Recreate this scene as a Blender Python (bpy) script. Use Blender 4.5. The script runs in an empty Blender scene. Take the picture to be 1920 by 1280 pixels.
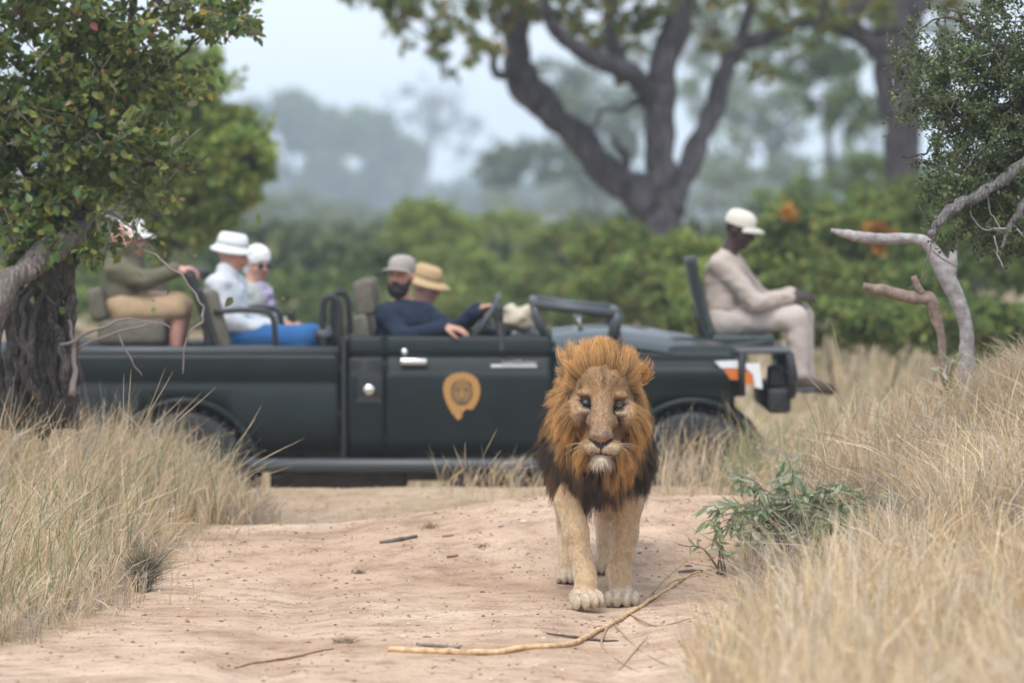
import bpy, math, random
import numpy as np
from mathutils import Vector, Matrix

random.seed(7)
RNG = np.random.default_rng(7)
scene = bpy.context.scene
COL = scene.collection

# ------------------------------------------------------------------ camera
CAM_H = 1.75
FPX = 8420.0                       # focal length in pixels of the 1920 px wide photograph
HORIZON = 393.0
PITCH = math.atan((640.0 - HORIZON) / FPX)
cam_data = bpy.data.cameras.new("camera")
cam_data.sensor_width = 36.0
cam_data.lens = FPX * 36.0 / 1920.0
cam_data.clip_start = 0.5
cam_data.clip_end = 5000.0
cam_data.dof.use_dof = True
cam_data.dof.focus_distance = 19.9
cam_data.dof.aperture_fstop = 2.3
cam = bpy.data.objects.new("main_camera", cam_data)
cam.location = (0.0, 0.0, CAM_H)
cam.rotation_euler = (math.pi / 2 - PITCH, 0.0, 0.0)
COL.objects.link(cam)
scene.camera = cam

# ------------------------------------------------------------------ sky, sun, exposure
SUN_EL, SUN_AZ = math.radians(58), math.radians(200)      # high, behind the camera, veiled by cloud
world = bpy.data.worlds.new("World")
scene.world = world
world.use_nodes = True
wn = world.node_tree
wn.nodes.clear()
w_out = wn.nodes.new("ShaderNodeOutputWorld")
w_bg = wn.nodes.new("ShaderNodeBackground")
w_sky = wn.nodes.new("ShaderNodeTexSky")
w_sky.sky_type = 'NISHITA'
w_sky.sun_disc = False
w_sky.sun_elevation = SUN_EL
w_sky.sun_rotation = SUN_AZ
w_sky.air_density = 1.0
w_sky.dust_density = 4.0
w_sky.ozone_density = 1.5
w_mix = wn.nodes.new("ShaderNodeMix")
w_mix.data_type = 'RGBA'
w_mix.inputs[0].default_value = 0.82                       # even cloud deck over the blue
w_mix.inputs[7].default_value = (6.2, 6.9, 7.9, 1.0)
wn.links.new(w_sky.outputs[0], w_mix.inputs[6])
wn.links.new(w_mix.outputs[2], w_bg.inputs[0])
w_bg.inputs[1].default_value = 0.11
wn.links.new(w_bg.outputs[0], w_out.inputs[0])

sun_data = bpy.data.lights.new("sun", 'SUN')
sun_data.energy = 1.5
sun_data.angle = math.radians(22)
sun_data.color = (1.0, 0.965, 0.91)
sun = bpy.data.objects.new("sun", sun_data)
# Nishita: rotation measured from +Y, clockwise seen from above
sd = Vector((math.sin(SUN_AZ) * math.cos(SUN_EL), math.cos(SUN_AZ) * math.cos(SUN_EL), math.sin(SUN_EL)))
sun.rotation_euler = sd.to_track_quat('Z', 'Y').to_euler()
sun.location = (0, 0, 30)
COL.objects.link(sun)

scene.view_settings.view_transform = 'Standard'
scene.view_settings.look = 'None'
scene.view_settings.gamma = 1.0
scene.view_settings.exposure = 0.78
scene.render.engine = 'CYCLES'
scene.cycles.use_denoising = True
scene.cycles.max_bounces = 7
scene.cycles.diffuse_bounces = 3
scene.cycles.transparent_max_bounces = 8
scene.cycles.volume_bounces = 2
scene.cycles.use_adaptive_sampling = True

# ------------------------------------------------------------------ helpers
def P(px, py, Y):
    """photo pixel + distance along +Y -> world point"""
    cp, sp = math.cos(PITCH), math.sin(PITCH)
    u, v = (px - 960.0) / FPX, (640.0 - py) / FPX
    dx, dy, dz = u, cp + v * sp, -sp + v * cp
    t = Y / dy
    return np.array([dx * t, Y, CAM_H + dz * t])

def nrm(v):
    v = np.asarray(v, float)
    n = np.linalg.norm(v, axis=-1, keepdims=True)
    return v / np.maximum(n, 1e-9)

def smooth01(t):
    t = np.clip(t, 0, 1)
    return t * t * (3 - 2 * t)

def hash3(ix, iy, iz, seed=0):
    h = (ix.astype(np.int64) * 73856093) ^ (iy.astype(np.int64) * 19349663) ^ (iz.astype(np.int64) * 83492791) ^ (seed * 2654435761)
    h = (h ^ (h >> 13)) * 1274126177
    h = (h ^ (h >> 16)) & 0xffffff
    return h / float(0xffffff)

def noise3(p, seed=0):
    """value noise 0..1, p (...,3)"""
    p = np.asarray(p, float)
    i = np.floor(p).astype(np.int64)
    f = p - i
    f = f * f * (3 - 2 * f)
    out = 0
    for a in (0, 1):
        for b in (0, 1):
            for c in (0, 1):
                w = (f[..., 0] if a else 1 - f[..., 0]) * (f[..., 1] if b else 1 - f[..., 1]) * (f[..., 2] if c else 1 - f[..., 2])
                out = out + w * hash3(i[..., 0] + a, i[..., 1] + b, i[..., 2] + c, seed)
    return out

def noise2(x, y, seed=0):
    x = np.asarray(x, float)
    return noise3(np.stack([x, np.asarray(y, float) + 0 * x, 0 * x], -1), seed)

def raw_mesh(name, V, faces, col=None, smooth=True):
    """faces: list of (m,3) / (m,4) int arrays"""
    me = bpy.data.meshes.new(name)
    V = np.asarray(V, np.float32)
    faces = [np.asarray(f, np.int32) for f in faces if len(f)]
    me.vertices.add(len(V))
    me.vertices.foreach_set("co", V.ravel())
    idx = np.concatenate([f.ravel() for f in faces])
    tot = np.concatenate([np.full(len(f), f.shape[1], np.int32) for f in faces])
    start = np.concatenate([[0], np.cumsum(tot)[:-1]]).astype(np.int32)
    me.loops.add(len(idx))
    me.loops.foreach_set("vertex_index", idx)
    me.polygons.add(len(tot))
    me.polygons.foreach_set("loop_start", start)
    me.polygons.foreach_set("use_smooth", np.full(len(tot), smooth, bool))
    me.update(calc_edges=True)
    if col is not None:
        a = me.color_attributes.new("Col", 'FLOAT_COLOR', 'POINT')
        c = np.ones((len(V), 4), np.float32)
        c[:, :3] = col
        a.data.foreach_set("color", c.ravel())
    return me

class MB:
    """collects geometry for ONE mesh object"""
    def __init__(s):
        s.V, s.C, s.F3, s.F4, s.n = [], [], [], [], 0
    def add(s, V, F, col=(1, 1, 1)):
        V = np.asarray(V, float).reshape(-1, 3)
        F = np.asarray(F, np.int64)
        if len(V) == 0 or len(F) == 0:
            return s
        c = np.empty((len(V), 3)); c[:] = col
        (s.F3 if F.shape[1] == 3 else s.F4).append(F + s.n)
        s.V.append(V); s.C.append(c); s.n += len(V)
        return s
    def box(s, lo, hi, col=(1, 1, 1), bev=0.0):
        lo, hi = np.minimum(lo, hi).astype(float), np.maximum(lo, hi).astype(float)
        if bev <= 0:
            V = [(x, y, z) for x in (lo[0], hi[0]) for y in (lo[1], hi[1]) for z in (lo[2], hi[2])]
            F = [(0, 1, 3, 2), (4, 6, 7, 5), (0, 4, 5, 1), (2, 3, 7, 6), (0, 2, 6, 4), (1, 5, 7, 3)]
            return s.add(V, F, col)
        c, h = (lo + hi) / 2, (hi - lo) / 2
        b = min(bev, h.min() * 0.98)
        V, F, n = [], [], 6
        g = [np.array([-h[i], -(h[i] - b) - .414 * b, -(h[i] - b), h[i] - b, h[i] - b + .414 * b, h[i]]) for i in range(3)]
        for ax in range(3):
            a1, a2 = (ax + 1) % 3, (ax + 2) % 3
            for sg in (-1, 1):
                base = len(V)
                for i in range(n):
                    for j in range(n):
                        q = np.zeros(3)
                        q[ax] = sg * h[ax]; q[a1] = g[a1][i]; q[a2] = g[a2][j]
                        core = np.clip(q, -(h - b), h - b)
                        V.append(c + core + nrm(q - core) * b)
                for i in range(n - 1):
                    for j in range(n - 1):
                        a0 = base + i * n + j
                        f = (a0, a0 + n, a0 + n + 1, a0 + 1)
                        F.append(f if sg > 0 else f[::-1])
        return s.add(V, F, col)
    def tube(s, pts, rad, sides=8, col=(1, 1, 1), cap=True):
        V, F, F3 = tube_geo(pts, rad, sides, cap)
        n0 = s.n
        s.add(V, F, col)
        if cap and len(F3):
            s.F3.append(np.asarray(F3) + n0)
        return s
    def ribbons(s, pts, width, side, col):
        """pts (n,k,3), width (n,k), side (n,3), col (n,3) or (n,k,3)"""
        n, k = pts.shape[:2]
        off = side[:, None, :] * (width[..., None] * 0.5)
        V = np.stack([pts - off, pts + off], 2).reshape(-1, 3)
        base = (np.arange(n) * k * 2)[:, None]
        lv = np.arange(k - 1)[None, :] * 2
        a = base + lv
        F = np.stack([a, a + 1, a + 3, a + 2], -1).reshape(-1, 4)
        c = np.asarray(col, float)
        if c.ndim == 2:
            c = np.repeat(c[:, None, :], k, 1)
        c = np.repeat(c[:, :, None, :], 2, 2).reshape(-1, 3)
        return s.add(V, F, c)
    def lathe(s, prof, origin, axis, seg=24, col=(1, 1, 1)):
        """prof list of (radius, height along axis)"""
        axis = nrm(axis)
        t = np.array([1, 0, 0]) if abs(axis[0]) < 0.8 else np.array([0, 1, 0])
        u = nrm(np.cross(axis, t)); v = np.cross(axis, u)
        a = np.linspace(0, 2 * np.pi, seg, endpoint=False)
        ring = np.cos(a)[:, None] * u + np.sin(a)[:, None] * v
        V = np.concatenate([np.asarray(origin) + ring * r + axis * h for r, h in prof])
        F = []
        for i in range(len(prof) - 1):
            for j in range(seg):
                F.append((i * seg + j, i * seg + (j + 1) % seg, (i + 1) * seg + (j + 1) % seg, (i + 1) * seg + j))
        return s.add(V, F, col)
    def mesh(s, name, smooth=True, origin=(0, 0, 0)):
        V = np.concatenate(s.V) - np.asarray(origin, float)
        C = np.concatenate(s.C)
        fs = []
        if s.F3: fs.append(np.concatenate(s.F3))
        if s.F4: fs.append(np.concatenate(s.F4))
        return raw_mesh(name, V, fs, C, smooth)

def tube_geo(pts, rad, sides=8, cap=True):
    pts = np.asarray(pts, float)
    k = len(pts)
    rad = np.broadcast_to(np.asarray(rad, float), (k,))
    tan = np.gradient(pts, axis=0)
    tan = nrm(tan)
    ref = np.array([0.0, 0.0, 1.0]) if abs(tan[0][2]) < 0.9 else np.array([0.0, 1.0, 0.0])
    u = nrm(np.cross(tan[0], ref))
    V = []
    a = np.linspace(0, 2 * np.pi, sides, endpoint=False)
    for i in range(k):
        u = nrm(u - tan[i] * np.dot(u, tan[i]))
        v = np.cross(tan[i], u)
        V.append(pts[i] + rad[i] * (np.cos(a)[:, None] * u + np.sin(a)[:, None] * v))
    V = np.concatenate(V)
    F = []
    for i in range(k - 1):
        for j in range(sides):
            F.append((i * sides + j, i * sides + (j + 1) % sides, (i + 1) * sides + (j + 1) % sides, (i + 1) * sides + j))
    F3 = []
    if cap:
        for j in range(1, sides - 1):
            F3.append((0, j + 1, j))
            b = (k - 1) * sides
            F3.append((b, b + j, b + j + 1))
    return V, F, F3

def spline(pts, n=6):
    """Catmull-Rom through the points (also works on appended radii columns)"""
    p = np.asarray(pts, float)
    p = np.vstack([2 * p[0] - p[1], p, 2 * p[-1] - p[-2]])
    out = []
    for i in range(1, len(p) - 2):
        for t in np.linspace(0, 1, n, endpoint=False):
            a, b, c, d = p[i - 1], p[i], p[i + 1], p[i + 2]
            out.append(0.5 * (2 * b + (c - a) * t + (2 * a - 5 * b + 4 * c - d) * t * t + (3 * b - a - 3 * c + d) * t ** 3))
    out.append(p[-2])
    return np.array(out)

ORIGIN = {}
def tag(o, label=None, cat=None, group=None, kind=None):
    if label: o["label"] = label
    if cat: o["category"] = cat
    if group: o["group"] = group
    if kind: o["kind"] = kind
    return o

def thing(name, loc, label, cat, group=None):
    o = bpy.data.objects.new(name, None)
    o.empty_display_size = 0.2
    o.location = tuple(float(v) for v in loc)
    COL.objects.link(o)
    ORIGIN[o.name] = np.asarray(loc, float)
    return tag(o, label, cat, group)

def link(name, mb, mat, parent=None, smooth=True, label=None, cat=None, group=None, kind=None, origin=None):
    """mb in world coordinates -> object (its origin is its root's base)"""
    if parent is not None:
        org = ORIGIN[parent.name]
    else:
        org = np.zeros(3) if origin is None else np.asarray(origin, float)
    if isinstance(mb, MB):
        me = mb.mesh(name, smooth, org)
    else:
        me = mb
    o = bpy.data.objects.new(name, me)
    if parent is None:
        o.location = tuple(org)
    else:
        o.parent = parent
    mats = mat if isinstance(mat, (list, tuple)) else [mat]
    if not me.materials:
        for m in mats: me.materials.append(m)
    COL.objects.link(o)
    ORIGIN[o.name] = org
    return tag(o, label, cat, group, kind)

# ------------------------------------------------------------------ materials
def principled(name, base=None, rough=0.6, attr=False, metallic=0.0, spec=0.5, noise=None, bump=None, coat=0.0, transl=0.0, sheen=0.0, alpha=None):
    m = bpy.data.materials.new(name)
    m.use_nodes = True
    nt = m.node_tree
    b = nt.nodes["Principled BSDF"]
    b.inputs["Roughness"].default_value = rough
    b.inputs["Metallic"].default_value = metallic
    b.inputs["Specular IOR Level"].default_value = spec
    b.inputs["Coat Weight"].default_value = coat
    b.inputs["Coat Roughness"].default_value = 0.12
    b.inputs["Sheen Weight"].default_value = sheen
    src = None
    if attr:
        a = nt.nodes.new("ShaderNodeAttribute"); a.attribute_name = "Col"
        src = a.outputs["Color"]
    else:
        b.inputs["Base Color"].default_value = (*base, 1)
    tc = None
    if noise or bump:
        tc = nt.nodes.new("ShaderNodeTexCoord")
    if noise:
        sc, lo, hi = noise
        n = nt.nodes.new("ShaderNodeTexNoise"); n.inputs["Scale"].default_value = sc; n.inputs["Detail"].default_value = 5
        nt.links.new(tc.outputs["Object"], n.inputs["Vector"])
        r = nt.nodes.new("ShaderNodeMapRange"); r.inputs[1].default_value = 0.3; r.inputs[2].default_value = 0.7
        r.inputs[3].default_value = lo; r.inputs[4].default_value = hi
        nt.links.new(n.outputs[0], r.inputs[0])
        mx = nt.nodes.new("ShaderNodeVectorMath"); mx.operation = 'SCALE'
        if src is None:
            mx.inputs[0].default_value = base
        else:
            nt.links.new(src, mx.inputs[0])
        nt.links.new(r.outputs[0], mx.inputs["Scale"])
        src = mx.outputs[0]
    if src is not None:
        nt.links.new(src, b.inputs["Base Color"])
    if bump:
        sc, st, dist = bump
        n = nt.nodes.new("ShaderNodeTexNoise"); n.inputs["Scale"].default_value = sc; n.inputs["Detail"].default_value = 6
        nt.links.new(tc.outputs["Object"], n.inputs["Vector"])
        bp = nt.nodes.new("ShaderNodeBump"); bp.inputs["Strength"].default_value = st; bp.inputs["Distance"].default_value = dist
        nt.links.new(n.outputs[0], bp.inputs["Height"])
        nt.links.new(bp.outputs[0], b.inputs["Normal"])
    if transl > 0:
        t = nt.nodes.new("ShaderNodeBsdfTranslucent")
        if src is not None: nt.links.new(src, t.inputs[0])
        else: t.inputs[0].default_value = (*base, 1)
        mixs = nt.nodes.new("ShaderNodeMixShader"); mixs.inputs[0].default_value = transl
        out = nt.nodes["Material Output"]
        nt.links.new(b.outputs[0], mixs.inputs[1]); nt.links.new(t.outputs[0], mixs.inputs[2])
        nt.links.new(mixs.outputs[0], out.inputs[0])
    return m

M = {}
M['leaf'] = principled("leaf", attr=True, rough=0.45, spec=0.35, transl=0.42)
M['far_leaf'] = principled("far_leaf", attr=True, rough=0.7, spec=0.2, transl=0.42)
M['grass'] = principled("dry_grass", attr=True, rough=0.6, spec=0.25, transl=0.3)
M['bark'] = principled("bark", attr=True, rough=0.9, spec=0.2, noise=(14.0, 0.55, 1.35), bump=(30.0, 0.9, 0.02))
def bark_material(name, sx, dist):
    m = principled(name, attr=True, rough=0.92, spec=0.15)
    nt = m.node_tree; N = nt.nodes; L = nt.links; b = N["Principled BSDF"]
    tc = N.new("ShaderNodeTexCoord"); mp = N.new("ShaderNodeMapping"); mp.inputs["Scale"].default_value = (sx, sx, sx * .22)
    L.new(tc.outputs["Object"], mp.inputs["Vector"])
    wp = N.new("ShaderNodeTexNoise"); wp.inputs["Scale"].default_value = 1.0; wp.inputs["Detail"].default_value = 8; wp.inputs["Roughness"].default_value = .68; wp.inputs["Distortion"].default_value = .6
    L.new(mp.outputs[0], wp.inputs["Vector"])
    vo = N.new("ShaderNodeTexVoronoi"); vo.feature = 'DISTANCE_TO_EDGE'; vo.inputs["Scale"].default_value = 1.3; L.new(mp.outputs[0], vo.inputs["Vector"])
    mul = N.new("ShaderNodeMath"); mul.operation = 'MULTIPLY_ADD'; mul.inputs[1].default_value = .9; L.new(vo.outputs["Distance"], mul.inputs[0]); L.new(wp.outputs[0], mul.inputs[2])
    r = N.new("ShaderNodeMapRange"); r.inputs[1].default_value = .35; r.inputs[2].default_value = .95; r.inputs[3].default_value = .42; r.inputs[4].default_value = 1.5; L.new(mul.outputs[0], r.inputs[0])
    at = [n for n in N if n.type == 'ATTRIBUTE'][0]
    sc = N.new("ShaderNodeVectorMath"); sc.operation = 'SCALE'; L.new(at.outputs["Color"], sc.inputs[0]); L.new(r.outputs[0], sc.inputs["Scale"]); L.new(sc.outputs[0], b.inputs["Base Color"])
    bp = N.new("ShaderNodeBump"); bp.inputs["Strength"].default_value = 1.0; bp.inputs["Distance"].default_value = dist; L.new(mul.outputs[0], bp.inputs["Height"]); L.new(bp.outputs[0], b.inputs["Normal"])
    return m
M['bark'] = bark_material("furrowed_bark", 34.0, .03)
M['big_bark'] = bark_material("big_tree_bark", 9.0, .10)
M['dead_wood'] = principled("dead_wood", attr=True, rough=0.85, spec=0.2, noise=(25.0, 0.6, 1.3), bump=(60.0, 0.8, 0.008))
M['twig'] = principled("twig", attr=True, rough=0.8, spec=0.2)
M['stone'] = principled("stone", attr=True, rough=0.85, spec=0.2, noise=(60.0, 0.75, 1.2))
M['fur'] = principled("fur", attr=True, rough=0.62, spec=0.25, transl=0.25)
M['hide'] = principled("hide", attr=True, rough=0.75, spec=0.25, noise=(60.0, 0.92, 1.07), bump=(160.0, 0.3, 0.003))
# ------------------------------------------------------------------ terrain
def xl(Y):   # left edge of the bare track
    return np.interp(Y, [0, 17, 18.7, 20.5, 22.5, 23.3, 24.5, 26.5, 28, 40], [-2.6, -2.2, -1.86, -1.72, -1.62, -1.38, -1.3, -1.8, -3.5, -8])
def xr(Y):   # right edge
    return np.interp(Y, [0, 8, 12, 14, 16.6, 18.5, 20, 22, 23.2, 25, 26.5, 28, 40], [.2, .32, .5, .58, .70, .86, 1.0, 1.10, 1.2, 1.45, 2.2, 4, 9])

def gz(x, y):
    x = np.asarray(x, float); y = np.asarray(y, float)
    w = smooth01((x + 1.15) / 1.5)
    crest = 0.13 * (1 - w) + 0.275 * w
    front = crest * smooth01((y - 20.7) / 2.4)
    dipz = np.interp(y, [23.1, 24.6, 26.2, 27.3, 28.0, 30.5, 33, 40, 60], [1.0, -0.25, 0.95, -1.0, -1.0, -1.0, -0.75, 0.0, 0.0])
    lev = np.where((dipz >= 0) | (y < 26), dipz * (0.135 + (crest - 0.135) * smooth01((24.6 - y) / 1.5)), dipz * 0.295)
    z = np.where(y < 23.1, front, lev)
    # banks on both sides of the track
    br = np.clip(x - xr(y), 0, 3)
    z = z + 0.40 * np.minimum(br, 1.9) * smooth01((y - 15.5) / 3) * smooth01((27 - y) / 2.2) * smooth01(br / 0.4)
    bl = np.clip(xl(y) - x, 0, 3)
    z = z + 0.12 * np.minimum(bl, 1.0) * smooth01((26.8 - y) / 2.5) * smooth01(br * 0 + bl / 0.4)
    near = smooth01((60 - y) / 20)
    z = z + near * (0.035 * (noise2(x * 0.9 + 3, y * 0.7) - 0.5) + 0.018 * (noise2(x * 3.1, y * 2.3, 3) - 0.5) + 0.008 * (noise2(x * 9, y * 7, 5) - 0.5))
    # two shallow wheel ruts
    for c in (-0.95, 0.42):
        z = z - 0.03 * np.exp(-((x - c) / 0.16) ** 2) * smooth01((22 - y) / 2)
    return z

def axis_steps(fine_lo, fine_hi, step, far_lo, far_hi, grow=1.18):
    a = list(np.arange(fine_lo, fine_hi + 1e-6, step))
    s = step
    while a[-1] < far_hi:
        s = min(s * grow, 60); a.append(a[-1] + s)
    s = step
    while a[0] > far_lo:
        s = min(s * grow, 60); a.insert(0, a[0] - s)
    return np.array(a)

gx = axis_steps(-2.6, 2.6, 0.055, -900, 900)
gy = axis_steps(14.0, 28.5, 0.075, -60, 1300, 1.12)
GX, GY = np.meshgrid(gx, gy)
GZ = gz(GX, GY)
V = np.stack([GX, GY, GZ], -1).reshape(-1, 3)
nx, ny = len(gx), len(gy)
ii = (np.arange(ny - 1)[:, None] * nx + np.arange(nx - 1)[None, :]).ravel()
F = np.stack([ii, ii + 1, ii + nx + 1, ii + nx], -1)
# where grass takes over the soil is paler straw litter
gm = smooth01((GX - xr(GY)) / 0.25 + 0.4) + smooth01((xl(GY) - GX) / 0.25 + 0.4)
gm = np.clip(gm + smooth01((GY - 30.5) / 2), 0, 1)
gm = np.where((GY > 23.7) & (GY < 26.9), np.maximum(gm, .62 * smooth01((GY - 23.7) / .4) * (.5 + .8 * noise2(GX * 2, GY * 2, 33))), gm)
gm = np.where((GY > 26.9) & (GY < 30.5), 0.35, gm)
C = np.zeros((len(V), 3)); C[:, 0] = gm.ravel()
ground_me = raw_mesh("ground", V, [F], C, True)

def ground_material():
    m = bpy.data.materials.new("sandy_track"); m.use_nodes = True
    nt = m.node_tree; N = nt.nodes; L = nt.links
    b = N["Principled BSDF"]; b.inputs["Roughness"].default_value = 0.95; b.inputs["Specular IOR Level"].default_value = 0.15
    tc = N.new("ShaderNodeTexCoord")
    at = N.new("ShaderNodeAttribute"); at.attribute_name = "Col"
    def noise(scale, detail=5, rough=0.55, vec=None):
        n = N.new("ShaderNodeTexNoise"); n.inputs["Scale"].default_value = scale; n.inputs["Detail"].default_value = detail; n.inputs["Roughness"].default_value = rough
        L.new(vec or tc.outputs["Object"], n.inputs["Vector"]); return n
    def ramp(src, stops):
        r = N.new("ShaderNodeValToRGB"); e = r.color_ramp.elements
        while len(e) < len(stops): e.new(0.5)
        for k, (p, c) in enumerate(stops):
            e[k].position = p; e[k].color = (*c, 1)
        L.new(src, r.inputs[0]); return r.outputs[0]
    def mix(f, a, c, mode='MIX'):
        x = N.new("ShaderNodeMix"); x.data_type = 'RGBA'; x.blend_type = mode
        if isinstance(f, float): x.inputs[0].default_value = f
        else: L.new(f, x.inputs[0])
        L.new(a, x.inputs[6]); L.new(c, x.inputs[7]); return x.outputs[2]
    big = ramp(noise(0.8, 4).outputs[0], [(0.35, (0.49, 0.343, 0.237)), (0.5, (0.545, 0.392, 0.283)), (0.68, (0.60, 0.456, 0.338))])
    mid = ramp(noise(7.0, 6, 0.65).outputs[0], [(0.3, (0.66, 0.6, 0.56)), (0.5, (1, 1, 1)), (0.72, (1.16, 1.14, 1.1))])
    c1 = mix(1.0, big, mid, 'MULTIPLY')
    fine = ramp(noise(55.0, 4, 0.7).outputs[0], [(0.32, (0.78, 0.74, 0.71)), (0.47, (1, 1, 1)), (0.66, (1.12, 1.12, 1.12))])
    c2 = mix(1.0, c1, fine, 'MULTIPLY')
    straw = ramp(noise(16.0, 5).outputs[0], [(0.3, (0.20, 0.145, 0.085)), (0.7, (0.42, 0.32, 0.19))])
    sep = N.new("ShaderNodeSeparateColor"); L.new(at.outputs["Color"], sep.inputs[0])
    rut = ramp(noise(1.7, 3, .5, None).outputs[0], [(0.36, (0.80, 0.76, 0.73)), (0.52, (1, 1, 1)), (0.7, (1.08, 1.08, 1.07))])
    c2 = mix(1.0, c2, rut, 'MULTIPLY')
    c3 = mix(sep.outputs[0], c2, straw)
    L.new(c3, b.inputs["Base Color"])
    bump1 = N.new("ShaderNodeBump"); bump1.inputs["Strength"].default_value = 0.8; bump1.inputs["Distance"].default_value = 0.02
    L.new(noise(20.0, 8, 0.7).outputs[0], bump1.inputs["Height"])
    bump2 = N.new("ShaderNodeBump"); bump2.inputs["Strength"].default_value = 0.6; bump2.inputs["Distance"].default_value = 0.006
    L.new(noise(130.0, 3, 0.6).outputs[0], bump2.inputs["Height"]); L.new(bump1.outputs[0], bump2.inputs["Normal"])
    L.new(bump2.outputs[0], b.inputs["Normal"])
    return m
M['ground'] = ground_material()
link("ground", ground_me, M['ground'], kind="structure")

# ------------------------------------------------------------------ gravel and litter on the track
def pebble_geo(n, pos, size, col, seed=1):
    r = np.random.default_rng(seed)
    t = np.array([[1, 0, 0], [0, 1, 0], [-1, 0, 0], [0, -1, 0], [0, 0, 1], [0, 0, -1.]])
    tf = np.array([[0, 1, 4], [1, 2, 4], [2, 3, 4], [3, 0, 4], [1, 0, 5], [2, 1, 5], [3, 2, 5], [0, 3, 5]])
    a = r.uniform(0, 6.28, n)
    V = t[None] * r.uniform(0.6, 1.3, (n, 6, 1))
    V = V * np.stack([size * r.uniform(.8, 1.5, n), size * r.uniform(.7, 1.1, n), size * r.uniform(.35, .7, n)], -1)[:, None, :]
    ca, sa = np.cos(a)[:, None], np.sin(a)[:, None]
    x = V[..., 0] * ca - V[..., 1] * sa; y = V[..., 0] * sa + V[..., 1] * ca
    V = np.stack([x, y, V[..., 2]], -1) + pos[:, None, :]
    F = (tf[None] + (np.arange(n) * 6)[:, None, None]).reshape(-1, 3)
    return V.reshape(-1, 3), F, np.repeat(col, 6, 0)

n = 10000
gy_ = RNG.uniform(15.5, 27, n); gx_ = RNG.uniform(-2.2, 1.5, n)
keep = (gx_ > xl(gy_) - .15) & (gx_ < xr(gy_) + .15)
# more stones towards the broken lip of the rise
keep &= RNG.uniform(0, 1, n) < np.where((gy_ > 21) & (gy_ < 23.6), 1.0, 0.42 + 0.35 * (noise2(gx_ * 2, gy_ * 1.2, 9) > 0.55))
gx_, gy_ = gx_[keep], gy_[keep]
sz = 0.0032 + 0.0085 * RNG.uniform(0, 1, len(gx_)) ** 3.2
pal = np.array([[.46, .30, .21], [.55, .42, .31], [.30, .16, .09], [.22, .14, .10], [.62, .52, .42], [.42, .22, .12]])
pc = pal[RNG.integers(0, 6, len(gx_))] * RNG.uniform(.8, 1.15, (len(gx_), 1))
pos = np.stack([gx_, gy_, gz(gx_, gy_) + sz * 0.2], -1)
mb = MB(); mb.add(*pebble_geo(len(gx_), pos, sz, pc, 3))
link("gravel", mb, M['stone'], smooth=False, label="fine loose gravel scattered over the sandy track", cat="gravel", kind="stuff")

# straw bits, bark chips and leaf litter, thick along the verges
n = 5200
ly = RNG.uniform(16, 26.8, n); lx = RNG.uniform(-2.1, 1.5, n)
dl = np.minimum(lx - xl(ly), xr(ly) - lx)
k_ = (dl > -.15) & (RNG.uniform(0, 1, n) < np.clip(.95 - dl * 2.2, .10, 1) * np.where((ly > 21.5) & (ly < 23.8), 1.6, .8))
lx, ly = lx[k_], ly[k_]; n = len(lx)
la = RNG.uniform(0, 6.28, n); ll = RNG.uniform(.008, .045, n)
c0 = np.stack([lx, ly, gz(lx, ly) + .004], -1); dv = np.stack([np.cos(la), np.sin(la), RNG.normal(0, .12, n)], -1)
pt = np.stack([c0 - dv * ll[:, None] * .5, c0 + np.array([0, 0, .003]), c0 + dv * ll[:, None] * .5], 1)
sd_ = nrm(np.cross(dv, [0, 0, 1.0]) + np.array([0, 0, .5]))
lc = np.array([[.55, .42, .26], [.40, .26, .15], [.26, .15, .08], [.62, .5, .34], [.18, .13, .10]])[RNG.integers(0, 5, n)] * RNG.uniform(.8, 1.15, (n, 1))
mb = MB(); mb.ribbons(pt, np.array([.5, 1.0, .3])[None] * RNG.uniform(.002, .006, n)[:, None], sd_, lc)
link("leaf_litter", mb, M['grass'], label="scattered straw and bark litter along the edges of the track", cat="litter", kind="stuff")

# bigger single stones and chips that can be picked apart
stones = [(497, 1026, .018, (.33, .17, .10)), (408, 1053, .016, (.16, .12, .10)), (940, 988, .016, (.15, .14, .15)), (1018, 1196, .010, (.6, .52, .44)),
          (980, 978, .02, (.62, .5, .38)), (1290, 1062, .018, (.10, .09, .08)), (630, 1088, .012, (.36, .18, .10)), (620, 1060, .010, (.3, .16, .1)),
          (905, 1110, .011, (.16, .09, .07)), (1004, 960, .014, (.4, .2, .12)), (755, 1192, .014, (.6, .45, .33)), (690, 1087, .012, (.42, .22, .13)),
          (985, 1143, .012, (.5, .25, .15)), (1225, 1010, .014, (.5, .3, .2)), (665, 982, .016, (.45, .25, .16)), (560, 1132, .012, (.38, .2, .12)),
          (800, 1195, .016, (.28, .16, .11)), (1240, 1120, .013, (.4, .22, .14)), (525, 1140, .010, (.5, .4, .3)), (1030, 1000, .013, (.55, .4, .28))]
def ground_at(px, py):
    """where a photo pixel meets the terrain"""
    lo, hi = 12.0, 24.0
    Ys = np.linspace(13, 26.5, 541)
    pts = np.array([P(px, py, Y) for Y in Ys])
    d = pts[:, 2] - gz(pts[:, 0], pts[:, 1])
    k = np.argmax(d < 0) if (d < 0).any() else np.argmin(d)
    return pts[k]
r_ = np.random.default_rng(11)
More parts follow.
